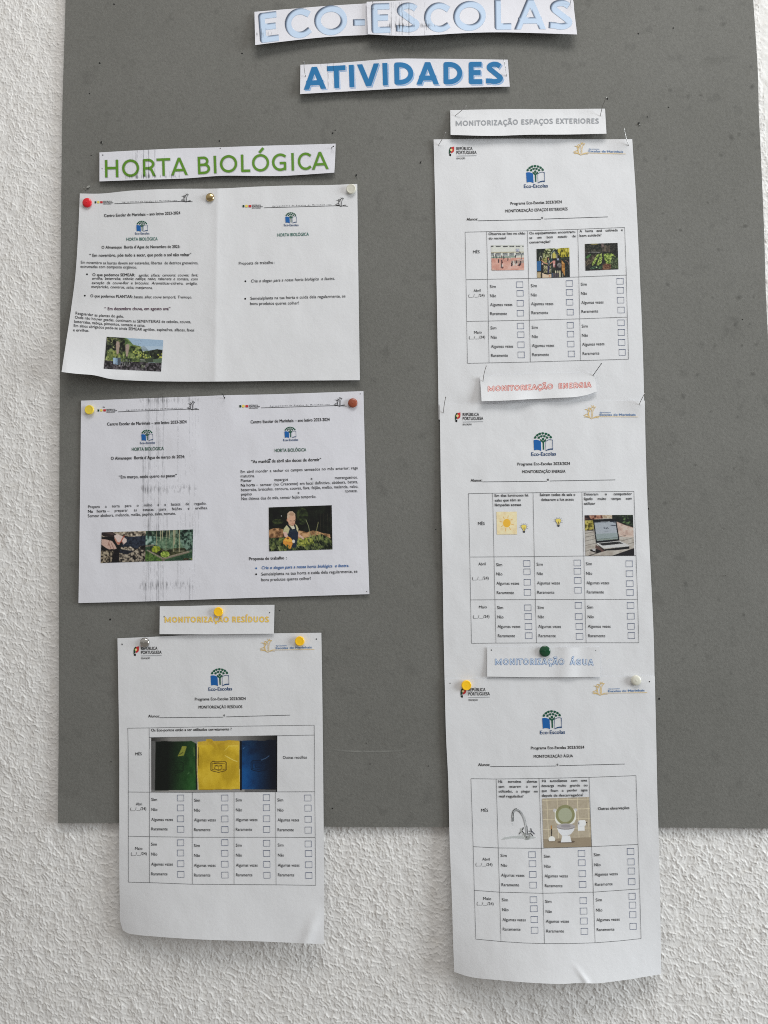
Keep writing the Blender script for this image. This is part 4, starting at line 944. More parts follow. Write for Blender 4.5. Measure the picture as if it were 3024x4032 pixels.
# ------------------------------------------------------------------ portrait forms
W_F = {'Sim': 41, 'Não': 41, 'Algumas vezes': 153, 'Raramente': 115}
def portrait_head(sh, crest, school, logo, z, prog, moni, mtxt, al):
    crest_header(sh, *crest); school_header(sh, *school); eco_logo(sh, *logo)
    T(sh, z, prog, 'Programa Eco-Escolas 2023/2024', 18 * z.k / 1.746, 'black', bold=True)
    T(sh, z, moni, mtxt, 18 * z.k / 1.746, 'black', bold=True)
    alunos(sh, z, al[:2], al[2:])

# top right form: outdoor areas
def h_ext(x, y):
    return (HB + 0.0013 + 0.0012 * np.sin(np.clip((y - 540) / 1100, 0, 1) * 3.14) * np.clip((x - 1700) / 700, 0, 1)
            + 0.0022 * np.exp(-((x - 2474) / 60.0) ** 2 - ((y - 560) / 60.0) ** 2) + 0.0016 * np.exp(-((x - 1727) / 50.0) ** 2 - ((y - 560) / 60.0) ** 2))
ext = Sheet('portrait_form', 'portrait form on outdoor areas, topmost on the right, with a playground photo', 'paper form',
            top=ZE.pts([(100, 260), (500, 255), (900, 256), (1200, 259), (1466, 258)]), right=ZE.pts([(1466, 258), (1490, 620), (1516, 1150), (1543, 1840), (1549, 2130)]),
            bottom=ZF.pts([(135, 1052), (700, 1040), (1549, 1015)]), left=ZE.pts([(100, 260), (112, 760), (120, 1222), (128, 1700), (135, 2187)]), h=h_ext, mat=M_PAPER, group='portrait forms', nx=110, ny=150)
portrait_head(ext, (1797.2, 606.7, 79.6), (2317.8, 598.6, 135.9, 0.016), (2110.2, 738.9, 94.9, -0.01), ZE, [(629, 710), (983, 698)], [(594, 762), (1022, 747)],
              'MONITORIZAÇÃO ESPAÇOS EXTERIORES', [(327, 818), (404, 816), (407, 819), (840, 810), (860, 807), (1299, 792), (841, 805), (852, 805)])
table(ext, ZE, [[(317, 897), (745, 888), (1091, 877), (1414, 865)], [(317, 897), (323, 1222)], [(465, 892), (472, 1222)], [(745, 888), (754, 1215)], [(1091, 877), (1100, 1208)], [(1414, 865), (1426, 1195)]])
table(ext, ZF, [[(325, 89), (472, 86), (754, 80), (1099, 70), (1425, 57)], [(330, 376), (478, 373), (760, 367), (1106, 358), (1432, 346)], [(333, 664), (482, 661), (766, 655), (1112, 645), (1441, 636)],
                [(323, 85), (333, 664)], [(472, 86), (482, 661)], [(754, 80), (766, 655)], [(1099, 70), (1112, 645)], [(1425, 57), (1441, 636)]])
T(ext, ZE, [(478, 917), (731, 913)], 'Observa-se lixo no chão', 16, 'black', bold=True); T(ext, ZE, [(479, 948), (599, 946)], 'do recreio?', 16, 'black', bold=True)
T(ext, ZE, [(759, 913), (1078, 902)], 'Os equipamentos encontram-', 16, 'black', bold=True); T(ext, ZE, [(759, 944), (1078, 932)], 'se em bom estado de', 16, 'black', bold=True, just=True, xs=0.95); T(ext, ZE, [(759, 975), (904, 971)], 'conservação?', 16, 'black', bold=True)
T(ext, ZE, [(1104, 899), (1401, 890)], 'A horta está cultivada e', 16, 'black', bold=True, just=True, xs=0.95); T(ext, ZE, [(1104, 930), (1255, 925)], 'bem cuidada?', 16, 'black', bold=True)
T(ext, ZE, [(372, 1043), (417, 1042)], 'MÊS', 18)
for a, b in ((0, 0), (287, 4)):
    T(ext, ZF, [(375 + b, 174 + a), (424 + b + (3 if a else 0), 172 + a)], 'Maio' if a else 'Abril', 17); T(ext, ZF, [(340 + b, 208 + a), (451 + b, 205 + a)], '(__/__/24)', 17)
answers(ext, ZF, [(487, 146), (489, 210), (489, 271), (490, 333), (491, 431), (494, 495), (495, 558), (496, 620)], W_F, 19, -0.012)
answers(ext, ZF, [(769, 141), (770, 204), (771, 265), (773, 326), (775, 427), (777, 490), (777, 552), (779, 614)], W_F, 19, -0.012)
answers(ext, ZF, [(1113, 131), (1115, 194), (1116, 257), (1117, 318), (1119, 419), (1121, 482), (1122, 544), (1125, 607)], W_F, 19, -0.03)
boxes(ext, ZF, [(670, 104, 714, 143), (673, 164, 717, 202), (674, 232, 718, 271), (675, 300, 719, 339), (676, 388, 720, 427), (678, 448, 722, 487), (679, 517, 723, 557), (680, 586, 725, 626),
                (1011, 96, 1056, 135), (1013, 157, 1057, 196), (1014, 225, 1058, 264), (1018, 293, 1062, 332), (1018, 383, 1062, 422), (1020, 444, 1064, 483), (1022, 512, 1066, 551), (1026, 580, 1070, 619),
                (1360, 80, 1405, 120), (1362, 142, 1407, 182), (1364, 210, 1409, 250), (1367, 278, 1412, 318), (1367, 366, 1412, 405), (1369, 432, 1414, 472), (1371, 501, 1416, 541), (1375, 569, 1419, 609)])
z6 = Z(1920, 950, 10.37)
p = Pic(z6, [(145, 160), (1470, 140), (1498, 1175), (165, 1190)], 1.4, 6)
p.put(p.all(), (212, 214, 206)); p.put(p.Y < 190, (188, 190, 188), 0.6)
for x0, x1 in ((145, 245), (335, 535), (620, 820), (890, 1080), (1150, 1330), (1405, 1470)):
    p.poly([(x0, 195), (x1, 190), (x1, 240), (x0, 245)], (140, 142, 140)); p.leafy(p.inpoly([(x0, 198), (x1, 194), (x1, 228), (x0, 232)]), [(24, 24, 26), (60, 60, 62), (150, 150, 148)], 34, x0)
p.poly([(150, 445), (1480, 425), (1480, 460), (150, 490)], (176, 168, 142))
for x0, x1 in ((150, 265), (335, 540), (620, 815), (885, 1070), (1145, 1340), (1380, 1480)):
    p.poly([(x0, 490), (x1, 470), (x1, 590), (x0, 605)], (148, 152, 154)); p.poly([(x0, 485), (x1, 468), (x1, 490), (x0, 510)], (60, 60, 62)); p.leafy(p.inpoly([(x0, 520), (x1, 510), (x1, 580), (x0, 600)]), [(110, 116, 120), (170, 174, 172)], 26, x0, 2, .5)
p.poly([(150, 630), (700, 620), (1130, 600), (1130, 660), (150, 700)], (128, 150, 134)); p.poly([(150, 700), (1000, 675), (1480, 660), (1500, 1180), (160, 1195)], (214, 158, 142))
p.leafy(p.inpoly([(150, 710), (1000, 690), (1480, 690), (1500, 1180), (160, 1195)]), [(200, 134, 118), (214, 154, 136), (224, 176, 162)], 130, 8, 1.8, a=.8); p.poly([(1200, 590), (1480, 570), (1480, 650), (1180, 660)], (206, 204, 190)); p.poly([(1200, 735), (1490, 745), (1490, 775), (1190, 760)], (208, 190, 180))
p.poly([(955, 795), (1490, 780), (1490, 885), (1200, 900), (960, 900)], (170, 146, 136)); p.line([(955, 800), (1490, 790)], 8, (120, 110, 108))
p.poly([(1145, 315), (1290, 310), (1290, 430), (1150, 435)], (104, 106, 120)); p.poly([(1165, 330), (1272, 325), (1272, 418), (1168, 422)], (188, 192, 212)); p.poly([(1195, 370), (1240, 368), (1240, 415), (1195, 416)], (130, 134, 156)); p.line([(1280, 430), (1340, 480), (1370, 560), (1365, 730)], 22, (40, 46, 52)); p.line([(1300, 735), (1390, 738)], 14, (80, 84, 110))
for x_, y0, y1, w_, c_ in ((250, 570, 690, 22, 1), (320, 540, 640, 26, 1), (375, 600, 690, 26, 1), (495, 620, 680, 20, 1), (570, 590, 690, 26, 0), (640, 610, 730, 30, 1), (690, 640, 710, 14, 1), (825, 680, 780, 34, 1), (830, 600, 680, 24, 2), (935, 640, 740, 22, 2), (1130, 580, 655, 40, 1), (450, 750, 860, 42, 1), (575, 765, 860, 38, 1), (610, 850, 875, 40, 0),
                           (560, 900, 1080, 38, 1), (600, 960, 1050, 40, 3), (620, 1060, 1080, 60, 0), (1000, 830, 880, 34, 1), (985, 900, 990, 60, 1), (1050, 800, 920, 40, 3), (1070, 900, 960, 70, 3), (1165, 800, 920, 50, 1), (1170, 930, 960, 60, 3), (1340, 820, 940, 44, 1), (1300, 930, 980, 60, 1), (1245, 960, 985, 40, 0), (1225, 910, 950, 30, 3)):
    p.line([(x_, y0), (x_ + 6, (y0 + y1) / 2), (x_ - 4, y1)], w_, ((96, 40, 40), (44, 34, 42), (150, 142, 140), (206, 200, 190))[c_], 0.9)
p.poly([(165, 1150), (310, 1150), (310, 1180), (165, 1185)], (176, 150, 130)); p.emit(ext, label='printed photo of a school playground with an orange court')
z7 = Z(2100, 960, 10.37)
p = Pic(z7, [(130, 210), (1470, 160), (1492, 1360), (160, 1390)], 1.4, 7)
p.leafy(p.all(), [(14, 18, 18), (32, 40, 34), (60, 68, 48)], 60, 1); p.leafy(p.inpoly([(500, 200), (960, 180), (900, 420), (700, 500), (600, 600), (400, 600), (430, 380)]), [(24, 30, 18), (86, 96, 52), (156, 160, 100), (190, 196, 150)], 46, 2, 2.4)
p.leafy(p.inpoly([(940, 190), (1470, 165), (1475, 520), (1150, 560), (1040, 480)]), [(70, 70, 10), (150, 140, 26), (196, 182, 40), (214, 200, 90)], 40, 3, 2.2, 2.4); p.poly([(880, 190), (1120, 180), (940, 240)], (214, 214, 196))
p.leafy(p.inpoly([(350, 600), (560, 560), (560, 800), (400, 780)]), [(60, 60, 24), (150, 146, 76), (176, 170, 96)], 40, 4); p.leafy(p.inpoly([(420, 860), (740, 860), (740, 1180), (400, 1180)]), [(26, 24, 18), (80, 76, 46), (156, 148, 104), (196, 188, 150)], 24, 5, 2.6)
p.line([(400, 380), (410, 560)], 24, (166, 166, 110)); p.line([(255, 690), (255, 560), (310, 500), (355, 540), (350, 660)], 22, (176, 176, 160))
p.poly([(145, 715), (330, 705), (340, 1100), (155, 1110)], (40, 98, 156)); p.poly([(160, 1160), (310, 1150), (310, 1380), (165, 1385)], (186, 164, 122)); p.poly([(370, 1160), (560, 1235), (735, 1215), (740, 1385), (370, 1388)], (214, 190, 160)); p.poly([(630, 1270), (700, 1260), (690, 1340), (630, 1340)], (206, 140, 104)); p.line([(340, 620), (345, 1385)], 40, (24, 22, 22)); p.line([(345, 1160), (350, 1385)], 14, (96, 80, 66)); p.line([(165, 1140), (320, 1100)], 18, (90, 74, 54))
p.line([(370, 1160), (470, 1215), (600, 1240), (735, 1200)], 30, (22, 20, 26)); p.poly([(670, 470), (880, 215), (1050, 400), (1010, 460), (850, 290), (730, 430)], (30, 40, 44)); p.poly([(690, 460), (820, 260), (840, 280), (740, 410)], (104, 122, 132)); p.poly([(780, 420), (840, 350), (915, 430), (915, 600), (790, 600)], (196, 184, 80)); p.poly([(870, 300), (1010, 380), (1000, 420), (930, 420)], (54, 66, 70))
for x_ in (712, 775, 925, 1015): p.line([(x_, 430), (x_, 620)], 24, (28, 38, 40))
for x_ in (742, 960): p.line([(x_, 440), (x_, 590)], 26, (196, 190, 160))
p.poly([(700, 600), (800, 600), (800, 760), (690, 760)], (30, 66, 72)); p.line([(350, 680), (440, 780), (600, 820), (700, 800), (790, 730)], 38, (196, 134, 104)); p.poly([(350, 760), (410, 800), (400, 860), (350, 860)], (210, 180, 170)); p.ell(600, 580, 42, 46, (60, 34, 26)); p.ell(620, 630, 26, 40, (186, 130, 96)); p.poly([(580, 680), (670, 680), (680, 860), (590, 860)], (66, 78, 84)); p.line([(650, 680), (650, 790)], 16, (206, 206, 200)); p.poly([(590, 880), (670, 880), (650, 1200), (580, 1200)], (44, 40, 84)); p.poly([(350, 880), (410, 880), (430, 1140), (370, 1140)], (30, 28, 34))
p.poly([(800, 690), (900, 680), (880, 900), (840, 980), (800, 880)], (208, 136, 130)); p.poly([(810, 820), (880, 820), (840, 980)], (206, 176, 176)); p.ell(800, 630, 30, 40, (30, 22, 22)); p.ell(885, 620, 32, 36, (36, 26, 24)); p.ell(1020, 550, 40, 44, (36, 24, 26)); p.poly([(970, 600), (1040, 590), (1040, 670), (970, 670)], (156, 160, 190)); p.poly([(870, 860), (930, 860), (900, 980), (860, 970)], (96, 24, 36))
p.poly([(920, 700), (1150, 690), (1160, 1080), (930, 1090)], (26, 26, 32)); p.leafy(p.ine(1060, 880, 90, 110), [(30, 30, 34), (80, 78, 80), (140, 134, 132)], 50, 8); p.poly([(1150, 660), (1280, 800), (1285, 1330), (1160, 1090)], (170, 106, 42)); p.leafy(p.inpoly([(1160, 700), (1270, 820), (1280, 1280), (1165, 1080)]), [(140, 84, 30), (190, 130, 56), (206, 160, 90)], 60, 9); p.leafy(p.inpoly([(1285, 650), (1470, 640), (1490, 1350), (1300, 1350)]), [(14, 16, 20), (26, 34, 36), (66, 70, 66)], 36, 10); p.line([(1300, 680), (1400, 720), (1450, 850)], 20, (150, 110, 90))
for i, x_ in enumerate((910, 1000, 1085)): p.line([(x_, 1110), (x_, 1190 if i < 2 else 1370)], 48, (204, 196, 160))
for x_ in (840, 915, 1000): p.line([(x_, 1210), (x_, 1380)], 56, (84, 76, 84))
p.line([(770, 1200), (775, 1385)], 44, (56, 84, 116)); p.line([(1135, 1080), (1140, 1370)], 30, (28, 28, 26)); p.line([(1200, 1200), (1200, 1370)], 26, (186, 176, 146)); p.line([(1470, 540), (1480, 1360)], 30, (14, 14, 16)); p.line([(740, 860), (745, 1210)], 24, (40, 60, 70))
p.emit(ext, label='printed photo of children on a wooden play structure')
z8 = Z(2290, 940, 10.37)
p = Pic(z8, [(137, 210), (1470, 170), (1508, 1245), (160, 1302)], 1.4, 8)
p.leafy(p.all(), [(12, 14, 14), (28, 30, 28), (58, 56, 50)], 46, 1, 2.2); p.leafy(p.inpoly([(140, 200), (800, 190), (800, 560), (150, 580)]), [(12, 16, 16), (30, 36, 30), (66, 66, 56)], 40, 2)
p.leafy(p.inpoly([(320, 205), (680, 195), (640, 250), (440, 260)]), [(70, 66, 30), (150, 138, 70), (110, 100, 70)], 30, 3)
for i in range(7): p.line([(830 + i * 48, 270 + (i % 3) * 12), (840 + i * 48, 500 + i * 8)], 16, (150, 128, 108), .85)
p.leafy(p.inpoly([(800, 200), (900, 200), (900, 360), (820, 360)]), [(60, 50, 50), (150, 124, 120)], 26, 4)
for i in range(12): p.line([(190 + i * 50, 400 + (i * 37) % 60), (195 + i * 50, 540)], 10, (120, 106, 84), .7)
p.leafy(p.inpoly([(150, 560), (480, 530), (760, 550), (840, 560), (700, 580), (150, 570)]), [(40, 40, 40), (140, 136, 130)], 30, 5); p.leafy(p.inpoly([(170, 760), (260, 680), (400, 610), (380, 680), (260, 800), (170, 800)]), [(30, 60, 20), (66, 116, 50), (90, 140, 76)], 30, 6)
p.leafy(p.inpoly([(170, 900), (420, 660), (600, 640), (520, 820), (400, 1000), (170, 1130)]), [(24, 20, 18), (66, 56, 44), (130, 116, 92)], 26, 7, 2.4)
gr = [(34, 56, 16), (96, 124, 40), (150, 174, 66), (186, 204, 110)]
p.leafy(p.inpoly([(740, 600), (640, 640), (510, 850), (420, 1000), (440, 1100), (530, 1040), (600, 900), (720, 720)]), gr, 32, 8, 2.4); p.leafy(p.inpoly([(830, 580), (760, 640), (720, 800), (640, 960), (610, 1080), (700, 1090), (820, 980), (850, 820)]), gr, 32, 9, 2.4)
p.leafy(p.inpoly([(900, 620), (1240, 600), (1380, 720), (1300, 900), (1150, 1040), (1000, 1000), (920, 800)]), gr, 36, 10, 2.2); p.leafy(p.inpoly([(1250, 700), (1490, 760), (1500, 1200), (1150, 1230), (1150, 1050)]), [(20, 26, 18), (60, 76, 46), (120, 136, 92)], 30, 11)
p.leafy(p.inpoly([(850, 1080), (1000, 1000), (1200, 1050), (1180, 1240), (850, 1260)]), [(50, 26, 20), (110, 60, 40), (150, 120, 90)], 24, 12); p.leafy(p.inpoly([(370, 1130), (860, 1080), (850, 1210), (360, 1240)]), [(10, 18, 16), (36, 60, 44), (90, 124, 90)], 30, 13); p.ell(610, 1160, 28, 26, (176, 206, 140)); p.poly([(850, 600), (890, 600), (920, 1000), (840, 980)], (30, 26, 34))
p.emit(ext, label='printed photo of leafy vegetable rows by a fence')

# small label and form: energy
ze = Z(1860, 1400, 2.9625)
lab_en = Sheet('label_strip', 'white strip with hollow red edged capitals reading MONITORIZAÇÃO ENERGIA, its lower right corner curling', 'label strip',
               top=ze.pts([(88, 248), (400, 229), (700, 213), (1000, 207), (1425, 206)]), right=ze.pts([(1425, 206), (1440, 320), (1450, 417)]),
               bottom=ze.pts([(108, 533), (400, 524), (700, 507), (1000, 493), (1250, 476), (1350, 455), (1450, 417)]), left=ze.pts([(88, 248), (108, 533)]),
               h=lab_h(1475, 1570, HB + 0.0033, 0.0045, lambda x, y: 0.0016 * np.sin((x - 1960) / 38.0) * np.clip((y - 1500) / 70, 0, 1) * np.exp(-((x - 2090) / 110.0) ** 2)), mat=M_PAPER, group='section label strips', nx=90, ny=30)
big_text(lab_en, 'MONITORIZAÇÃO  ENERGIA', ze.pts([(180, 418), (500, 408), (800, 398), (1000, 388), (1200, 380), (1388, 370)]), 62 / 2.9625, 0.105, shade_out((222, 214, 212), (200, 104, 94), 0.06, (0.055, -0.05, (150, 66, 60))), 'label_lettering', step=1.2)
def h_en(x, y): return h_ext(x, 1500) * 0 + HB + 0.0024 + 0.0010 * np.sin(np.clip((y - 1580) / 1100, 0, 1) * 3.14) + 0.0012 * np.exp(-((x - 1735) / 40.0) ** 2 - ((y - 2080) / 110.0) ** 2) + 0.0015 * np.exp(-((x - 2530) / 60.0) ** 2 - ((y - 1590) / 50.0) ** 2)
en = Sheet('portrait_form', 'portrait form on energy, middle one on the right, with a laptop photo and light bulbs', 'paper form',
           top=ZF.pts([(143, 947), (500, 942), (900, 930), (1300, 923), (1552, 921)]), right=ZF.pts([(1552, 921), (1558, 1222)]) + ZG.pts([(1490, 400), (1508, 800), (1535, 1410)]) + ZH.pts([(1540, 385)]),
           bottom=ZH.pts([(169, 388), (800, 386), (1540, 385)]), left=ZF.pts([(143, 947), (146, 1222)]) + ZG.pts([(143, 400), (152, 800), (162, 1410)]) + ZH.pts([(169, 388)]), h=h_en, mat=M_PAPER, group='portrait forms', nx=110, ny=150)
portrait_head(en, (1821.8, 1654.1, 81.3), (2361.2, 1636.4, 142, 0.0), (2140.7, 1794.5, 98.2, -0.005), ZG, [(643, 220), (987, 216)], [(675, 270), (957, 267)],
              'MONITORIZAÇÃO ENERGIA', [(337, 326), (413, 325), (415, 327), (835, 323), (855, 321), (1282, 314), (836, 319), (848, 319)])
table(en, ZG, [[(323, 404), (481, 401), (745, 398), (1064, 393), (1404, 389)], [(332, 818), (490, 817), (753, 815), (1077, 811), (1418, 809)], [(337, 1098), (496, 1097), (760, 1096), (1084, 1095), (1428, 1094)], [(343, 1382), (503, 1380), (768, 1379), (1092, 1378), (1436, 1378)],
               [(323, 404), (332, 818), (337, 1098), (343, 1382)], [(481, 401), (490, 817), (496, 1097), (503, 1380)], [(745, 397), (753, 815), (760, 1096), (768, 1379)], [(1064, 392), (1077, 811), (1084, 1095), (1092, 1378)], [(1404, 389), (1418, 809), (1428, 1094), (1436, 1378)]])
for t_, a, b in (('Em dias luminosos há', (494, 425), (715, 422)), ('salas que têm as', (495, 456), (664, 453)), ('lâmpadas acesas', (495, 486), (668, 484)), ('Saíram todos da sala e', (788, 420), (1021, 418)), ('deixaram a luz acesa', (799, 451), (1011, 449)), ('utilizar', (1079, 477), (1152, 476))):
    T(en, ZG, [a, b], t_, 16, 'black', bold=True)
T(en, ZG, [(1078, 416), (1391, 413)], 'Deixaram o computador', 16, 'black', bold=True, just=True, xs=0.95); T(en, ZG, [(1079, 446), (1391, 443)], 'ligado muito tempo sem', 16, 'black', bold=True, just=True, xs=0.95)
T(en, ZG, [(386, 609), (429, 608)], 'MÊS', 18)
T(en, ZG, [(388, 873), (435, 872)], 'Abril', 17); T(en, ZG, [(348, 966), (455, 964)], '(__/__/24)', 17); T(en, ZG, [(392, 1154), (443, 1153)], 'Maio', 17); T(en, ZG, [(353, 1216), (460, 1215)], '(__/__/24)', 17)
W_G = {'Sim': 40, 'Não': 40, 'Algumas vezes': 149, 'Raramente': 112}
answers(en, ZG, [(504, 878), (505, 938), (506, 999), (508, 1060), (510, 1158), (512, 1219), (513, 1281), (515, 1342)], W_G, 18)
answers(en, ZG, [(768, 875), (770, 936), (771, 997), (772, 1058), (775, 1157), (777, 1218), (779, 1281), (781, 1342)], W_G, 18)
answers(en, ZG, [(1090, 872), (1092, 934), (1094, 996), (1096, 1056), (1098, 1155), (1102, 1218), (1103, 1280), (1105, 1342)], W_G, 18)
boxes(en, ZG, [(683, 842, 725, 880), (684, 896, 726, 934), (686, 964, 728, 1002), (687, 1030, 730, 1068), (689, 1131, 732, 1169), (691, 1188, 735, 1226), (693, 1253, 737, 1291), (695, 1313, 739, 1351),
               (1012, 838, 1056, 876), (1013, 892, 1057, 930), (1015, 952, 1059, 990), (1017, 1016, 1061, 1054), (1020, 1115, 1063, 1153), (1022, 1188, 1066, 1227), (1025, 1252, 1069, 1291), (1027, 1317, 1071, 1356),
               (1351, 843, 1394, 882), (1353, 908, 1397, 946), (1355, 973, 1399, 1011), (1357, 1031, 1401, 1069), (1360, 1116, 1404, 1154), (1361, 1185, 1407, 1224), (1363, 1252, 1407, 1290), (1365, 1312, 1409, 1350)])
z9 = Z(1930, 1990, 5.184)
p = Pic(z9, [(128, 130), (542, 128), (550, 592), (138, 595)], 1.5, 9)
p.leafy(p.all(), [(208, 190, 150), (216, 200, 162), (222, 208, 172)], 60, 1); p.ell(340, 362, 76, 86, (226, 168, 58))
for a, b in (((265, 232), (288, 275)), ((366, 208), (362, 262)), ((455, 280), (418, 302)), ((200, 327), (250, 340)), ((428, 382), (480, 398)), ((225, 436), (265, 410)), ((320, 460), (312, 518)), ((388, 448), (416, 494))): p.line([a, b], 12, (200, 154, 84))
p.emit(en, part='sun_picture', grain=2, sat=1, label='printed drawing of an orange sun on a beige square')
for (bx_, by_) in ((688, 435), (1390, 312)):
    f = lambda l: z9.pts([(bx_ + a, by_ + b) for a, b in l])
    bulb = [(-62, 0), (-56, -26), (-36, -42), (0, -48), (36, -42), (56, -26), (62, 0), (52, 34), (28, 60), (26, 84), (-18, 84), (-20, 60), (-44, 34)]
    inner = [(-54, 0), (-48, -22), (-32, -35), (0, -40), (32, -35), (48, -22), (54, 0), (44, 30), (22, 54), (20, 80), (-12, 80), (-14, 54), (-36, 30)]
    polys(en, [(f(bulb), 'grey'), (f(inner), 'yellow')], 'bulb_picture')
    polys(en, [(f([(-20, 84), (28, 84), (26, 112), (14, 122), (-6, 122), (-18, 110)]), 'black'), (f([(-14, 88), (22, 86), (22, 92), (-14, 94)]), 'light'), (f([(-10, 25), (14, 15), (10, 40), (14, 75), (2, 78), (2, 45)]), 'purple')], 'bulb_picture')
    strokes(en, [f(l) for l in ([(-95, 8), (-72, 8)], [(-78, -35), (-66, -26)], [(-44, -66), (-34, -52)], [(-4, -78), (-4, -64)], [(28, -62), (36, -72)], [(56, -44), (72, -58)], [(70, -12), (90, -14)], [(66, 30), (90, 44)])], 1.2, K['grey'], 'ray_mark')
z10 = Z(2290, 2010, 7.54)
p = Pic(z10, [(90, 143), (1525, 130), (1568, 1335), (120, 1345)], 1.5, 10)
p.leafy(p.all(), [(156, 146, 136), (174, 166, 156), (186, 180, 172)], 90, 1, 1.6); p.leafy(p.inpoly([(90, 143), (400, 140), (360, 600), (100, 600)]), [(20, 16, 18), (50, 34, 34), (90, 60, 50)], 50, 2); p.leafy(p.inpoly([(95, 300), (350, 300), (370, 560), (110, 595)]), [(70, 64, 20), (156, 142, 50), (190, 176, 90)], 44, 3, 2.3)
p.leafy(p.inpoly([(230, 143), (640, 140), (640, 240), (340, 270), (260, 250)]), [(60, 30, 26), (150, 92, 72), (190, 146, 120)], 50, 4); p.leafy(p.inpoly([(600, 140), (910, 140), (900, 240), (640, 240)]), [(150, 120, 96), (190, 172, 146), (200, 190, 170)], 60, 5)
p.leafy(p.inpoly([(905, 138), (1525, 130), (1535, 520), (1350, 450), (1040, 340), (905, 250)]), [(14, 20, 18), (30, 38, 32), (52, 62, 48)], 80, 6); p.scatter(p.inpoly([(1120, 150), (1480, 150), (1470, 440), (1120, 340)]), 16, 34, [(96, 126, 74), (74, 100, 56)], 7, .7); p.leafy(p.inpoly([(1045, 345), (1530, 520), (1540, 800), (1110, 780), (1050, 400)]), [(176, 146, 134), (196, 170, 156), (204, 188, 176)], 70, 8); p.line([(1060, 340), (1250, 420), (1530, 510)], 12, (110, 76, 66))
for a, b in (((105, 690), (370, 632)), ((110, 792), (380, 738)), ((112, 908), (400, 842)), ((116, 1040), (420, 968)), ((120, 1210), (320, 1145)), ((1170, 905), (1545, 805)), ((1370, 995), (1550, 945)), ((1100, 790), (1320, 735))): p.line([a, b], 9, (66, 60, 56))
p.line([(220, 1340), (560, 1230), (800, 1150)], 18, (26, 22, 22)); p.poly([(900, 1340), (1560, 1110), (1568, 1335)], (30, 28, 32)); p.poly([(420, 1020), (560, 1080), (740, 1190), (590, 1230), (410, 1110)], (92, 66, 60)); p.poly([(245, 1150), (300, 1160), (420, 1215), (420, 1130), (585, 1190), (580, 1230), (440, 1255), (270, 1200)], (22, 18, 20)); p.poly([(320, 1150), (400, 1130), (400, 1200), (350, 1195)], (176, 176, 180))
p.poly([(425, 970), (660, 1150), (1410, 1060), (1415, 1130), (1080, 1170), (660, 1190)], (20, 20, 22)); p.poly([(340, 275), (1020, 240), (1125, 890), (430, 985)], (18, 20, 26)); p.poly([(380, 340), (1000, 318), (1080, 850), (460, 905)], (158, 166, 176)); p.poly([(420, 700), (1060, 660), (1080, 850), (460, 905)], (140, 154, 156)); p.poly([(380, 340), (1000, 320), (1003, 345), (382, 365)], (40, 48, 60)); p.line([(570, 348), (830, 335)], 12, (180, 186, 190)); p.line([(460, 855), (1070, 800)], 10, (70, 84, 70)); p.line([(465, 880), (1070, 840)], 14, (120, 130, 110))
p.line([(870, 440), (1000, 450)], 22, (30, 36, 56)); p.line([(950, 365), (990, 368)], 18, (40, 46, 60)); p.line([(700, 495), (665, 500), (668, 535), (700, 540), (700, 520)], 9, (24, 28, 44)); p.line([(720, 525), (745, 520), (735, 545), (760, 500), (750, 560), (770, 510), (810, 545)], 9, (24, 28, 44)); p.line([(690, 618), (785, 616)], 11, (90, 98, 110))
p.poly([(430, 965), (1130, 900), (1415, 1035), (1410, 1060), (660, 1120)], (196, 196, 196)); p.poly([(510, 975), (1110, 918), (1235, 980), (620, 1040)], (34, 34, 36)); p.scatter(p.inpoly([(1030, 940), (1150, 930), (1220, 975), (1060, 995)]), 14, 18, [(120, 120, 118), (90, 90, 90)], 9, .5); p.poly([(1005, 1090), (1120, 1078), (1118, 1100), (1010, 1108)], (150, 150, 150)); p.line([(440, 985), (660, 1135)], 12, (120, 116, 108))
p.emit(en, label='printed photo of an open laptop on a slatted table')

# small label and form: water
lab_wa = Sheet('label_strip', 'white strip with hollow blue edged capitals reading MONITORIZAÇÃO ÁGUA', 'label strip',
               top=ZH.pts([(445, 78), (800, 82), (1180, 80)]), right=ZH.pts([(1180, 80), (1184, 274)]), bottom=ZH.pts([(445, 272), (800, 277), (1184, 274)]), left=ZH.pts([(445, 78), (445, 272)]),
               h=lab_h(2548, 2665, HB + 0.0042, 0.0014, lambda x, y: 0.0011 * np.sin((x - 2190) / 24.0) * np.exp(-((x - 2250) / 80.0) ** 2)), mat=M_PAPER, group='section label strips', nx=90, ny=24)
big_text(lab_wa, 'MONITORIZAÇÃO  ÁGUA', ZH.pts([(497, 196), (800, 195), (1000, 196), (1140, 199)]), 41 / 1.659, 0.11, shade_out((206, 212, 220), (70, 108, 160), 0.055), 'label_lettering', step=1.15)
dot_mesh(lab_wa, *ZH(473, 99), 2.2, 2.8); dot_mesh(lab_wa, *ZH(1155, 102), 1.6, 1.6)
def h_wa(x, y):
    t = np.clip((y - 3250) / 600.0, 0, 1.1); u = np.clip(np.abs(x - 2170) / 430.0, 0, 1.1)
    s = seg_side(x, y, (2250, 3780), (2310, 3868))
    return (HB + 0.0034 + 0.015 * t ** 2 * (1 - u ** 2) + 0.004 * t + 0.0012 * np.exp(-(s / 9.0) ** 2) * np.clip((y - 3790) / 60, 0, 1)
            + 0.0009 * np.exp(-((x - 2540) / 50.0) ** 2 - ((y - 2690) / 60.0) ** 2))
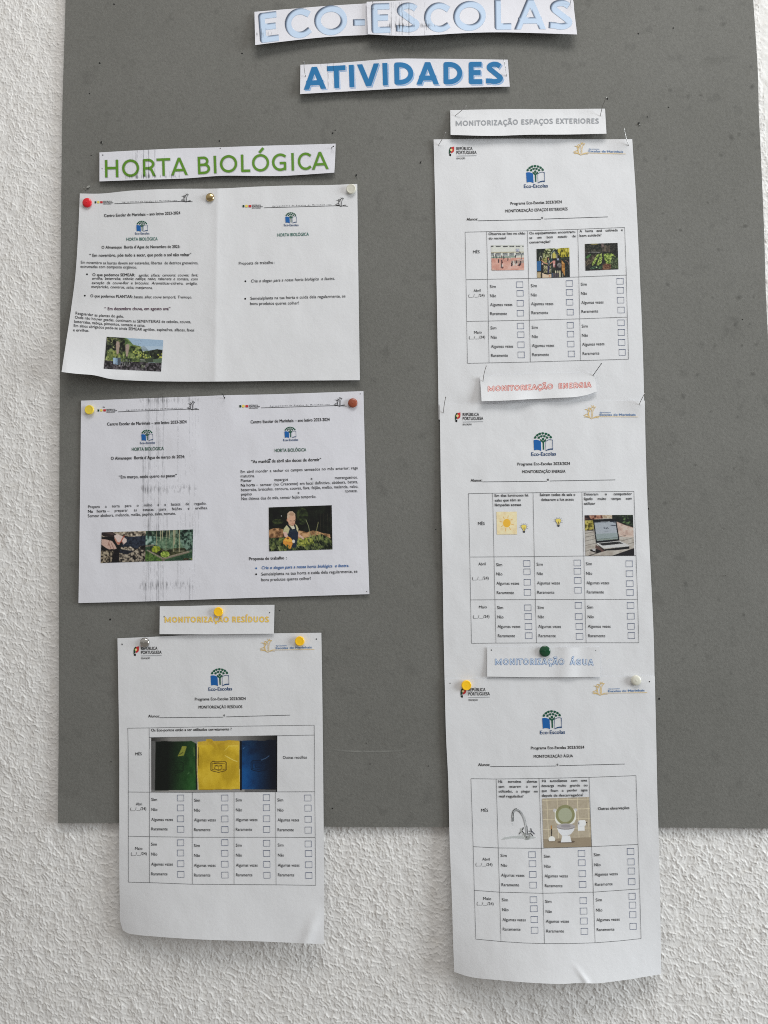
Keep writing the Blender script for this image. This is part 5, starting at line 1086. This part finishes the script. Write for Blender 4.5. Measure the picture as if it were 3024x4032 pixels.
wa = Sheet('portrait_form', 'portrait form on water, lowest on the right, its bottom bowed outward below the board', 'paper form',
           top=ZH.pts([(167, 286), (500, 284), (800, 280), (1200, 273), (1540, 270)]), right=ZH.pts([(1540, 270), (1552, 800)]) + ZI.pts([(1480, 0), (1491, 400), (1500, 800), (1507, 1241)]),
           bottom=ZI.pts([(219, 1228), (300, 1254), (500, 1279), (700, 1295), (900, 1302), (1020, 1296), (1060, 1299), (1250, 1282), (1507, 1241)]),
           left=ZH.pts([(167, 286), (178, 700)]) + ZI.pts([(180, 0), (190, 400), (205, 800), (214, 1100), (219, 1228)]), h=h_wa, mat=M_PAPER, group='portrait forms', nx=110, ny=170)
portrait_head(wa, (1844.7, 2738.7, 84.4), (2395.6, 2725.4, 142.9, -0.025), (2175.6, 2890.3, 99.5, -0.01), ZH, [(731, 748), (1080, 742)], [(749, 803), (1006, 799)],
              'MONITORIZAÇÃO ÁGUA', [(386, 857), (464, 856), (466, 860), (897, 856), (917, 854), (1345, 843), (899, 853), (910, 853)])
table(wa, ZI, [[(323, 25), (480, 27), (747, 24), (1058, 17), (1350, 6)], [(337, 448), (493, 456), (762, 458), (1074, 448), (1363, 434)], [(344, 720), (501, 731), (771, 738), (1085, 731), (1373, 711)], [(353, 1023), (510, 1038), (650, 1047), (781, 1051), (940, 1051), (1096, 1046), (1240, 1035), (1382, 1020)],
               [(323, 25), (337, 448), (344, 720), (353, 1023)], [(480, 26), (493, 456), (501, 731), (510, 1038)], [(747, 23), (762, 458), (771, 738), (781, 1051)], [(1058, 17), (1074, 447), (1085, 730), (1096, 1046)], [(1350, 6), (1363, 434), (1373, 711), (1382, 1020)]])
for t_, a, b in (('Há torneiras abertas', (494, 51), (736, 50)), ('sem estarem a ser', (495, 82), (737, 80)), ('utilizadas, a pingar ou', (496, 111), (738, 111)), ('Há autoclismos com uma', (766, 47), (1047, 43)), ('descarga muito grande ou', (762, 77), (1048, 73)), ('que ficam a perder água', (763, 108), (1049, 103))):
    T(wa, ZI, [a, b], t_, 15, 'black', bold=True, just=True, xs=0.95)
T(wa, ZI, [(497, 142), (650, 142)], 'mal reguladas?', 15, 'black', bold=True); T(wa, ZI, [(764, 138), (1022, 134)], 'depois de descarregados?', 15, 'black', bold=True)
T(wa, ZI, [(1114, 220), (1309, 214)], 'Outras observações', 16, 'black', bold=True); T(wa, ZI, [(387, 231), (430, 231)], 'MÊS', 17)
T(wa, ZI, [(394, 534), (440, 535)], 'Abril', 16); T(wa, ZI, [(352, 566), (457, 568)], '(__/__/24)', 16); T(wa, ZI, [(399, 779), (449, 781)], 'Maio', 16); T(wa, ZI, [(359, 809), (464, 812)], '(__/__/24)', 16)
W_I = {'Sim': 39, 'Não': 39, 'Algumas vezes': 145, 'Raramente': 110}
answers(wa, ZI, [(507, 512), (510, 573), (511, 634), (513, 694), (515, 788), (518, 849), (519, 911), (521, 970)], W_I, 17, 0.01)
answers(wa, ZI, [(777, 517), (780, 579), (781, 639), (783, 700), (785, 798), (788, 860), (789, 921), (792, 982)], W_I, 17)
answers(wa, ZI, [(1088, 508), (1091, 570), (1093, 630), (1095, 692), (1099, 789), (1102, 852), (1104, 913), (1106, 974)], W_I, 17, -0.035)
boxes(wa, ZI, [(682, 480, 724, 517), (685, 536, 727, 573), (687, 603, 729, 640), (689, 669, 731, 706), (691, 760, 733, 797), (693, 816, 736, 853), (696, 883, 738, 920), (698, 949, 740, 987),
               (990, 473, 1032, 510), (992, 530, 1034, 567), (995, 598, 1037, 635), (997, 665, 1039, 702), (1001, 766, 1043, 803), (1003, 830, 1045, 868), (1005, 892, 1048, 930), (1008, 956, 1050, 994),
               (1296, 459, 1337, 497), (1299, 524, 1339, 562), (1301, 581, 1342, 619), (1303, 647, 1344, 685), (1306, 738, 1346, 776), (1308, 793, 1349, 831), (1310, 853, 1350, 891), (1312, 925, 1352, 963)])
z11 = Z(1960, 3160, 9.76)
p = Pic(z11, [(140, 200), (1520, 200), (1520, 1450), (140, 1450)], 1.3, 11)
p.put(p.all(), (206, 209, 208)); al = np.zeros(p.X.shape)
sh_ = p.inpoly([(160, 1390), (300, 1320), (600, 1280), (900, 1255), (1300, 1270), (1500, 1330), (1250, 1400), (1000, 1380), (600, 1360), (170, 1420)]); p.put(sh_, (176, 180, 180)); al[sh_] = 0.75
pipe = [(1110, 1200), (1085, 950), (1040, 720), (960, 500), (860, 360), (760, 290), (690, 285), (620, 330), (580, 430), (572, 560), (572, 700)]
d_ = p.dist(pipe[3:]); p.put(d_ < 40, (96, 98, 100)); p.put(d_ < 30, (150, 152, 154)); al[d_ < 40] = 1; d_ = p.dist(pipe[:5]); p.put(d_ < 38, (100, 102, 106)); p.put(d_ < 28, (156, 158, 160)); al[d_ < 38] = 1
for l_, w_, c_ in (([(905, 440), (820, 350), (740, 325), (690, 322)], 14, (60, 60, 58)), ([(545, 600), (550, 440), (590, 320), (660, 250), (730, 240)], 26, (30, 30, 30)), ([(612, 400), (604, 600)], 20, (40, 42, 40)), ([(572, 440), (568, 600)], 14, (200, 202, 200)), ([(590, 590), (590, 700)], 34, (22, 22, 22)), ([(1120, 900), (1140, 1130), (1160, 1200)], 26, (34, 34, 36)), ([(1060, 560), (1100, 900)], 8, (130, 132, 134)), ([(980, 480), (1040, 660), (1080, 960)], 12, (204, 206, 206)),
                   ([(985, 970), (940, 1050)], 50, (70, 70, 70)), ([(880, 1120), (830, 1200)], 44, (80, 80, 80)), ([(900, 1010), (905, 1140)], 60, (158, 160, 158)), ([(930, 1090), (1020, 1190), (1080, 1200)], 34, (36, 36, 36)), ([(1270, 1000), (1290, 1130)], 44, (64, 64, 70)), ([(1200, 1090), (1240, 1110)], 44, (110, 110, 112)), ([(1320, 1110), (1400, 1200)], 40, (70, 72, 84)), ([(1250, 1170), (1340, 1270)], 34, (40, 40, 42)), ([(1160, 1210), (1250, 1180)], 36, (90, 92, 92)), ([(575, 780), (560, 830), (575, 870), (600, 830), (580, 780)], 8, (150, 154, 156))):
    m_ = p.dist(l_) < w_ / 2; p.put(m_, c_); al[m_] = 1
bd = p.inpoly([(930, 1170), (1060, 1180), (1120, 1330), (1240, 1180), (1260, 1290), (1200, 1420), (1060, 1430), (990, 1330)]); p.put(bd, (134, 136, 134)); al[bd] = 1
p.line([(940, 1180), (1050, 1410)], 14, (214, 216, 214)); p.line([(1150, 1210), (1100, 1340)], 26, (44, 44, 44)); p.line([(1100, 1400), (1230, 1320)], 14, (120, 122, 120)); p.emit(wa, alpha=al, grain=2, sat=1, label='printed picture of a dripping chrome tap')
z12 = Z(2120, 3120, 7.54)
p = Pic(z12, [(108, 182), (1510, 136), (1582, 1612), (155, 1645)], 1.5, 12)
p.put(p.all(), (158, 148, 130)); p.leafy(p.all(), [(150, 140, 122), (160, 150, 132), (166, 156, 140)], 40, 1, a=.6)
gl = (196, 186, 160)
for a, b in (((108, 240), (1515, 205)), ((125, 525), (1530, 485)), ((130, 810), (1530, 772)), ((140, 1098), (1550, 1055)), ((255, 170), (305, 1360)), ((555, 160), (605, 1360)), ((855, 150), (880, 700)), ((1155, 145), (1205, 1340)), ((1460, 140), (1505, 1340))): p.line([a, b], 13, gl)
p.poly([(145, 1385), (1560, 1325), (1582, 1612), (155, 1645)], (136, 124, 106)); p.ell(825, 1465, 260, 42, (92, 80, 68), -1); p.ell(400, 1435, 122, 22, (96, 86, 74), -1)
p.ell(490, 540, 52, 52, (180, 178, 180)); p.ell(1100, 525, 50, 48, (180, 178, 180)); p.poly([(490, 560), (560, 520), (1060, 510), (1108, 560), (1110, 800), (1060, 900), (960, 950), (640, 960), (550, 920), (495, 820)], (214, 216, 204))
p.ell(795, 665, 284, 290, (126, 126, 92)); p.ell(795, 672, 205, 210, (152, 156, 134)); p.ell(640, 465, 10, 14, (84, 84, 60)); p.ell(918, 458, 12, 16, (84, 84, 60)); p.ell(648, 880, 10, 14, (84, 84, 60)); p.ell(938, 865, 10, 14, (84, 84, 60))
p.poly([(545, 1020), (1085, 1010), (1050, 1130), (960, 1240), (830, 1290), (700, 1280), (600, 1180)], (200, 202, 206)); p.ell(812, 1015, 272, 90, (120, 116, 118)); p.ell(812, 1002, 270, 78, (158, 154, 156)); p.ell(812, 1000, 150, 42, (138, 134, 138)); p.poly([(710, 1280), (935, 1275), (985, 1475), (664, 1482)], (204, 206, 210)); p.line([(710, 1285), (935, 1282)], 10, (176, 176, 180))
p.line([(388, 1000), (390, 1090)], 42, (156, 116, 72)); p.line([(392, 1095), (395, 1300)], 24, (22, 20, 20)); p.ell(402, 1390, 96, 92, (208, 210, 206)); p.poly([(300, 1440), (505, 1436), (505, 1490), (300, 1490)], (120, 110, 94), .0); p.put(p.ine(402, 1390, 96, 92) & (p.Y > 1442), (120, 108, 92))
p.poly([(1205, 830), (1380, 822), (1405, 880), (1400, 970), (1365, 1000), (1370, 1135), (1172, 1142), (1165, 960), (1180, 860)], (206, 208, 212)); p.ell(1192, 915, 26, 66, (176, 176, 180)); p.ell(1188, 915, 10, 22, (60, 58, 56)); p.line([(1215, 1002), (1370, 995)], 8, (160, 160, 166)); p.poly([(1400, 895), (1425, 875), (1448, 895), (1430, 912)], (24, 22, 22))
p.emit(wa, grain=2.5, sat=1, label='printed drawing of a toilet against beige tiles')
for q in ((203, 316), (1506, 305)): dot_mesh(wa, *ZH(*q), 1.8, 2.8)

# left form: waste
def h_rs(x, y):
    t = np.clip((y - 3100) / 600.0, 0, 1.1); u = (x - 870) / 400.0
    s = seg_side(x, y, (1200, 3717), (1262, 3560))
    return (HB + 0.0014 + 0.0012 * np.sin(np.clip((y - 2500) / 800, 0, 1) * 3.14) + 0.010 * t ** 2 * np.clip(1 - np.clip(-u, 0, 1.2) ** 3, -0.4, 1) + 0.002 * t
            + 0.0016 * np.exp(-(s / 22.0) ** 2) * np.clip((y - 3560) / 100, 0, 1))
rs = Sheet('portrait_form', 'portrait form on waste sorting with a photo of green, yellow and blue recycling bags', 'paper form',
           top=ZC.pts([(109, 285), (350, 275), (600, 263), (850, 256), (1100, 252), (1511, 247)]), right=ZC.pts([(1511, 247), (1517, 620), (1522, 1048)]) + ZD.pts([(1527, 560), (1530, 1000), (1528, 1341)]),
           bottom=[(484, 3663), (500, 3673), (540, 3681), (603, 3687), (783.6, 3699), (1000, 3706), (1275, 3718)], left=ZC.pts([(109, 285), (117, 750), (121, 1048)]) + [(469.6, 3200), (472, 3561), (475, 3634), (484, 3663)],
           h=h_rs, mat=M_PAPER, group='portrait forms', nx=110, ny=160)
portrait_head(rs, (555.8, 2575.0, 80.7), (1086.0, 2555.6, 142, -0.024), (867.3, 2719.4, 93.9, -0.01), ZC, [(641, 713), (992, 709)], [(667, 768), (968, 765)],
              'MONITORIZAÇÃO RESÍDUOS', [(320, 829), (399, 829), (400, 831), (837, 827), (857, 825), (1297, 813), (838, 821), (849, 821)])
T(rs, ZC, [(341, 926), (894, 918)], 'Os Eco-pontos estão a ser utilizados corretamente ?', 17, 'black', bold=True)
T(rs, ZC, [(232, 1090), (276, 1089)], 'MÊS', 18); T(rs, ZC, [(1247, 1114), (1412, 1112)], 'Outras recolhas', 18)
table(rs, ZC, [[(180, 903), (327, 901), (900, 890), (1462, 882)], [(328, 967), (1207, 955), (1462, 950)], [(180, 903), (183, 1048)], [(327, 901), (329, 1048)], [(1462, 882), (1465, 1048)]])
table(rs, ZD, [[(184, 294), (330, 295), (624, 297), (911, 293), (1197, 293), (1466, 292)], [(184, 598), (329, 601), (623, 605), (911, 605), (1198, 605), (1469, 607)], [(184, 914), (329, 917), (624, 928), (911, 930), (1200, 932), (1473, 936)],
               [(183, 0), (184, 294), (184, 598), (184, 914)], [(327, 0), (330, 295), (329, 601), (329, 917)], [(624, 297), (623, 605), (624, 928)], [(911, 293), (911, 605), (911, 930)], [(1197, 293), (1198, 605), (1200, 932)], [(1465, 0), (1466, 292), (1469, 607), (1473, 936)]])
T(rs, ZD, [(236, 386), (278, 386)], 'Abri', 18); T(rs, ZD, [(198, 420), (307, 418)], '(__/__/24)', 18); T(rs, ZD, [(230, 692), (281, 692)], 'Maio', 18); T(rs, ZD, [(202, 728), (311, 727)], '(__/__/24)', 18)
W_D = {'Sim': 40, 'Não': 41, 'Algumas vezes': 149, 'Raramente': 112}
for c_ in ([(342, 356), (343, 424), (342, 493), (342, 558), (340, 663), (342, 731), (341, 800), (341, 867)], [(637, 361), (637, 429), (636, 496), (636, 563), (635, 672), (636, 740), (635, 808), (636, 875)], [(923, 359), (924, 427), (923, 494), (923, 561), (923, 670), (924, 738), (924, 807), (925, 874)], [(1209, 359), (1210, 428), (1210, 496), (1210, 564), (1211, 669), (1213, 738), (1212, 807), (1213, 874)]):
    answers(rs, ZD, c_, W_D, 19)
boxes(rs, ZD, [(521, 315, 565, 356), (521, 383, 565, 424), (521, 458, 565, 499), (521, 530, 566, 571), (521, 623, 565, 664), (521, 693, 565, 734), (521, 767, 566, 808), (522, 840, 567, 881),
               (825, 315, 869, 356), (825, 383, 869, 424), (825, 459, 869, 500), (825, 532, 870, 573), (825, 622, 869, 663), (825, 695, 869, 736), (825, 770, 870, 811), (825, 845, 870, 886),
               (1112, 313, 1156, 354), (1112, 382, 1156, 423), (1112, 458, 1157, 499), (1113, 531, 1157, 572), (1113, 626, 1157, 667), (1113, 696, 1157, 737), (1114, 771, 1158, 812), (1115, 846, 1159, 887),
               (1396, 315, 1440, 356), (1397, 384, 1442, 426), (1398, 461, 1443, 502), (1398, 535, 1443, 577), (1399, 631, 1443, 672), (1401, 697, 1446, 738), (1402, 774, 1447, 815), (1403, 848, 1447, 889)])
z5 = Z(580, 2880, 3.13)
p = Pic(z5, [(48, 78), (1602, 48), (1600, 742), (50, 747)], 2.0, 5)
p.put(p.all(), (120, 118, 116)); g_ = np.clip((p.X - 48) / 250, 0, 1)[..., None]; g2 = np.clip((1600 - p.X) / 500, 0, 1)[..., None]; p.A = p.A * (0.35 + 0.65 * g_) * (0.2 + 0.8 * g2)
p.put(p.Y > 715, (136, 134, 132), 0.8); p.put((p.Y > 715) & (p.X > 1200), (70, 70, 72), .7); p.put((p.X < 100) & (p.Y > 120), (104, 104, 104), .6)
gx = np.clip((p.X - 250) / 330, 0, 1)[..., None]; gy = np.clip((p.Y - 100) / 500, 0, 1)[..., None]
m_ = p.inpoly([(108, 130), (215, 120), (280, 125), (440, 125), (545, 120), (600, 150), (612, 500), (618, 718), (95, 725), (100, 500)]); gcol = np.array([12, 17, 13]) + (np.array([32, 72, 30]) - 12) * gx * (0.4 + 0.6 * gy); p.A = np.where(m_[..., None], gcol, p.A)
p.leafy(m_, [(16, 38, 18), (40, 80, 38), (62, 102, 54)], 60, 3, 1.6, 2, a=.35 * gx[..., 0]); p.line([(600, 160), (606, 710)], 16, (14, 18, 14)); p.poly([(430, 185), (488, 185), (450, 300), (375, 308), (410, 240)], (120, 124, 50)); p.line([(400, 285), (440, 262)], 8, (40, 44, 20)); p.line([(575, 200), (580, 300)], 8, (90, 110, 60)); p.line([(495, 525), (520, 505)], 4, (96, 130, 90))
m_ = p.inpoly([(625, 130), (725, 120), (728, 98), (790, 95), (815, 120), (950, 118), (1000, 110), (1130, 118), (1130, 500), (1140, 712), (640, 720), (622, 500)]); p.A = p.A; p.put(m_, (180, 152, 40)); p.leafy(m_, [(156, 128, 26), (184, 154, 38), (200, 172, 58)], 120, 4, 1.8, 1.5, a=.7); p.put(m_ & (p.Y < 170), (170, 138, 50), .5)
p.poly([(728, 98), (790, 95), (870, 215), (850, 235)], (150, 118, 30), .4); p.poly([(860, 160), (950, 130), (960, 230), (880, 230)], (150, 120, 30), .45); p.line([(960, 300), (1060, 355), (1105, 370)], 6, (218, 200, 120)); p.line([(950, 240), (1010, 180), (1110, 180)], 5, (210, 190, 96)); p.line([(622, 130), (616, 500), (632, 712)], 8, (206, 182, 110)); p.line([(1134, 130), (1138, 712)], 5, (206, 186, 110)); p.line([(640, 718), (1135, 708)], 6, (110, 84, 20)); p.line([(632, 200), (628, 420)], 7, (70, 50, 20))
m_ = p.inpoly([(1160, 120), (1260, 112), (1440, 118), (1500, 104), (1600, 110), (1600, 710), (1160, 712), (1140, 600)]); g3 = np.clip((1560 - p.X) / 350, 0, 1)[..., None]; bc = np.array([10, 15, 26]) + np.array([2, 46, 88]) * g3 ** 1.4 * (0.25 + 0.75 * np.clip((p.Y - 150) / 350, 0, 1)[..., None]); p.A = np.where(m_[..., None], bc, p.A)
p.leafy(m_, [(8, 24, 50), (16, 74, 130), (30, 96, 150)], 80, 5, 1.6, a=.3 * g3[..., 0] ** 1.5); p.line([(1150, 130), (1152, 712)], 26, (10, 12, 16)); p.line([(1400, 355), (1460, 330), (1500, 300)], 6, (70, 96, 130)); p.line([(1180, 215), (1195, 200)], 6, (80, 120, 160)); p.put(p.X > 1585, (8, 8, 10))
def icon(cx, cy, c_, inn):
    o_ = [(cx - 95, cy - 45), (cx - 75, cy - 65), (cx + 80, cy - 65), (cx + 98, cy - 48), (cx + 98, cy + 35), (cx + 70, cy + 52), (cx, cy + 68), (cx - 70, cy + 52), (cx - 95, cy + 38), (cx - 95, cy - 45)]
    p.line(o_, 8, c_); p.line([(cx - 80, cy - 38), (cx + 84, cy - 38), (cx + 84, cy + 30), (cx, cy + 44), (cx - 80, cy + 30), (cx - 80, cy - 38)], 5, c_)
    for l_ in inn: p.line([(cx + a, cy + b) for a, b in l_], 5, c_)
icon(877, 436, (50, 34, 20), [[(-50, 10), (-30, -20), (30, -22), (42, -14), (42, 22), (0, 38), (-48, 24), (-50, 10)], [(0, 38), (0, -8), (42, -14)], [(0, -8), (-45, -14)], [(-52, -48), (50, -48)]])
icon(350, 445, (12, 26, 14), [[(-20, 40), (-20, 10), (-8, -10), (-8, -30), (8, -30), (8, -10), (20, 10), (20, 40), (-20, 40)]]); icon(1372, 426, (6, 18, 34), [[(-40, -20), (40, -20), (40, 20), (-40, 20), (-40, -20)], [(-30, 0), (30, 0)]])
p.emit(rs, grain=4, sat=1, dim=1, label='printed photo of green, yellow and blue recycling bags')
dot_mesh(rs, *ZC(141, 326), 2.4, 4.5, -0.3); dot_mesh(rs, *ZC(1477, 290), 2.0, 3.2)

# ------------------------------------------------------------------ pins
PM = {'red': plain('red_plastic', ink(196, 22, 36), 0.28, coat=0.3), 'yellow': plain('yellow_plastic', tuple(lin((236, 186, 30)) / EXPO * np.array([.95, .95, 1])), 0.28, coat=0.3),
      'pale': plain('ivory_plastic', ink(198, 196, 184), 0.35, coat=0.2), 'green': plain('green_plastic', ink(10, 62, 36), 0.10, coat=0.6), 'brown': plain('brown_plastic', ink(134, 66, 44), 0.35, coat=0.2),
      'straw': plain('pale_yellow_plastic', ink(214, 184, 60), 0.30, coat=0.3), 'brass': plain('brass', (0.62, 0.47, 0.24), 0.22, metal=1.0), 'chrome': plain('nickel', (0.62, 0.60, 0.57), 0.12, metal=1.0),
      'steel': plain('steel_wire', (0.45, 0.44, 0.43), 0.30, metal=1.0), 'dark': plain('dark_steel', (0.02, 0.02, 0.022), 0.4)}
def lathe(prof, n=40):
    V = []; Fc = []
    for (r, z_) in prof:
        for i in range(n): a = 2*math.pi*i/n; V.append((r * math.cos(a), -z_, r * math.sin(a)))
    for j in range(len(prof) - 1):
        for i in range(n): Fc.append((j*n + i, (j+1)*n + i, (j+1)*n + (i+1) % n, j*n + (i+1) % n))
    Fc.append(tuple(range(n - 1, -1, -1))); Fc.append(tuple((len(prof)-1)*n + i for i in range(n)))
    return V, [f[::-1] for f in Fc]
FLAT = [(0.30, 0.0), (0.84, 0.02), (0.96, 0.10), (1.0, 0.25), (0.985, 0.42), (0.93, 0.52), (0.86, 0.555), (0.80, 0.55), (0.74, 0.535), (0.4, 0.54), (0.02, 0.54)]
DISC = [(0.30, 0.0), (0.90, 0.02), (0.99, 0.10), (1.0, 0.20), (0.97, 0.30), (0.88, 0.38), (0.60, 0.45), (0.30, 0.48), (0.02, 0.49)]
DOME = [(0.30, 0.0), (0.97, 0.0), (1.0, 0.04)] + [(math.cos(a), 0.04 + 0.55 * math.sin(a)) for a in np.linspace(0.12, 1.55, 12)]
def push_pin(px, py, dia, mat, prof, label, sh, tilt=(0, 0)):
    r = dia / F * 0.80 * 0.99 / 2
    h = float(sh.h(px, py)); o = bpy.data.objects.new('push_pin', None); COL.objects.link(o)
    o.location = P(px, py, h + r * 0.3 + 0.0009).tolist(); o.location.y = -(h + 0.0009)
    o.rotation_euler = (tilt[0], 0, tilt[1]); o.empty_display_size = 0.01
    tag(o, label, 'push pin', 'push pins')
    V, Fc = lathe([(a * r, b * r) for a, b in prof]); hd = mesh_obj('pin_head', V, Fc, mat, o, smooth=True)
    V, Fc = lathe([(0.00045, -0.0045), (0.00055, 0.0), (0.0009, 0.0003)][::1], 10); mesh_obj('pin_spike', V, Fc, PM['steel'], o, smooth=True)
    return o
push_pin(341.8, 797, 39.5, PM['red'], DISC, 'bright red push pin at the upper left corner of the folded sheet', s1, (0.06, 0.05))
push_pin(826, 775, 36, PM['brass'], DOME, 'domed brass push pin at the top beside the fold', s1)
push_pin(1383, 743.7, 40, PM['pale'], FLAT, 'ivory white push pin on the top right corner of the folded sheet', s1, (0.1, -0.08))
push_pin(352, 1613.6, 39, PM['straw'], FLAT, 'dull yellow push pin at the upper left of the toner streaked sheet', s2)
push_pin(1388.7, 1586, 38, PM['brown'], DISC, 'brown push pin at the upper right of the toner streaked sheet', s2)
push_pin(859.8, 2409, 37.5, PM['yellow'], FLAT, 'yellow push pin in the strip with golden capitals', lab_res, (0, 0.05))
push_pin(567.8, 2531, 40, PM['chrome'], DOME, 'shiny silver domed push pin at the top of the waste form', rs)
push_pin(1180, 2524, 38, PM['yellow'], FLAT, 'yellow push pin beside the school name on the waste form', rs, (0.03, 0.03))
push_pin(2146, 2564.5, 42.5, PM['green'], DISC, 'dark green glossy push pin above the blue edged capitals', lab_wa)
push_pin(1835.7, 2698, 39, PM['yellow'], FLAT, 'yellow push pin at the upper left of the water form', wa, (0.05, 0.10))
push_pin(2505, 2679, 39, PM['pale'], DISC, 'cream white push pin at the upper right of the water form', wa, (0.06, 0))
def sewing_pin(a, b, out, mat, label, sh, bend=0.0, rad=0.00034):
    """thin steel pin stuck through the paper at a, its head at b standing off the board"""
    h0 = float(sh.h(*a)); n = 9; pts = []
    for i in range(n):
        t = i / (n - 1); x = a[0] + (b[0] - a[0]) * t; y = a[1] + (b[1] - a[1]) * t
        L = math.hypot(b[0] - a[0], b[1] - a[1]) + 1e-6; k = bend * math.sin(math.pi * t)
        x += -(b[1] - a[1]) / L * k; y += (b[0] - a[0]) / L * k
        pts.append(Vector(P(x, y, h0 + 0.0004 + out * t).tolist()))
    ext_ = pts[0] + (pts[0] - pts[1]).normalized() * 0.002 + Vector((0, 0.002, 0)); pts = [ext_] + pts
    V = []; Fc = []; m = 8
    for i, q in enumerate(pts):
        d = (pts[min(i + 1, len(pts) - 1)] - pts[max(i - 1, 0)]).normalized(); u = d.cross(Vector((0.3, 1, 0.2))).normalized(); v = d.cross(u)
        for j in range(m): an = 2*math.pi*j/m; V.append(q + (u * math.cos(an) + v * math.sin(an)) * rad)
    for i in range(len(pts) - 1):
        for j in range(m): Fc.append((i*m + j, i*m + (j+1) % m, (i+1)*m + (j+1) % m, (i+1)*m + j))
    Fc.append(tuple(range(m - 1, -1, -1)))
    o = bpy.data.objects.new('sewing_pin', None); COL.objects.link(o); o.location = pts[1]; o.empty_display_size = 0.005
    tag(o, label, 'sewing pin', 'thin steel pins')
    V = [tuple(v - pts[1]) for v in V]; mesh_obj('shaft', V, Fc, mat, o, smooth=True)
    Vh = []; Fh = []
    for i in range(1, 6):
        for j in range(10): th = math.pi*i/6; an = 2*math.pi*j/10; Vh.append(tuple(pts[-1] - pts[1] + Vector((math.sin(th)*math.cos(an), math.sin(th)*math.sin(an), math.cos(th))) * rad * 2.0))
    for i in range(4):
        for j in range(10): Fh.append((i*10 + j, i*10 + (j+1) % 10, (i+1)*10 + (j+1) % 10, (i+1)*10 + j))
    Fh += [tuple(range(9, -1, -1)), tuple(range(40, 50))]
    mesh_obj('pin_head', Vh, [f[::-1] for f in Fh], mat, o, smooth=True)
    return o
for args in [((1792, 456.1), (1834.4, 418.3), .008, 'steel', 'thin steel pin at the left end of the grey lettered strip', lab_esp, 1),
             ((2364, 455.2), (2387, 384), .012, 'steel', 'thin bent steel pin at the right end of the grey lettered strip', lab_esp, -3),
             ((1727.3, 570.6), (1754.2, 522), .009, 'steel', 'thin steel pin at the upper left corner of the outdoor areas form', ext, 1),
             ((2474.6, 570.6), (2458, 506.5), .009, 'steel', 'thin steel pin at the upper right corner of the outdoor areas form', ext, -2),
             ((1902, 1499.5), (1915, 1440), .009, 'steel', 'thin steel pin at the left end of the red lettered strip', lab_en, -2),
             ((2335.4, 1477.8), (2367.5, 1432.5), .009, 'dark', 'thin dark pin at the right end of the red lettered strip', lab_en, 0),
             ((1745.6, 1624.4), (1754.8, 1564.2), .009, 'steel', 'thin steel pin at the upper left corner of the energy form', en, -1),
             ((2517, 1592.9), (2537.6, 1551), .008, 'steel', 'thin steel pin at the upper right corner of the energy form', en, -1),
             ((1470, 34), (1466, -8), .008, 'steel', 'thin steel pin where the two pale blue lettered strips overlap', eco2, 0),
             ((2245, 16), (2249, -6), .007, 'steel', 'short thin pin at the top right end of the pale blue lettered strip', eco2, 0),
             ((1203.5, 301), (1197, 244), .009, 'steel', 'thin steel pin at the left end of the bright blue lettered strip', ativ, -2),
             ((1995, 298), (1984, 235), .009, 'steel', 'thin steel pin at the right end of the bright blue lettered strip', ativ, 1),
             ((1305, 582), (1313, 576), .004, 'dark', 'short dark pin at the right end of the green lettered strip', horta, 0),
             ((884, 1568), (877, 1552), .006, 'dark', 'short dark pin at the top middle of the toner streaked sheet', s2, 0)]:
    sewing_pin(args[0], args[1], args[2], PM[args[3]], args[4], args[5], args[6])
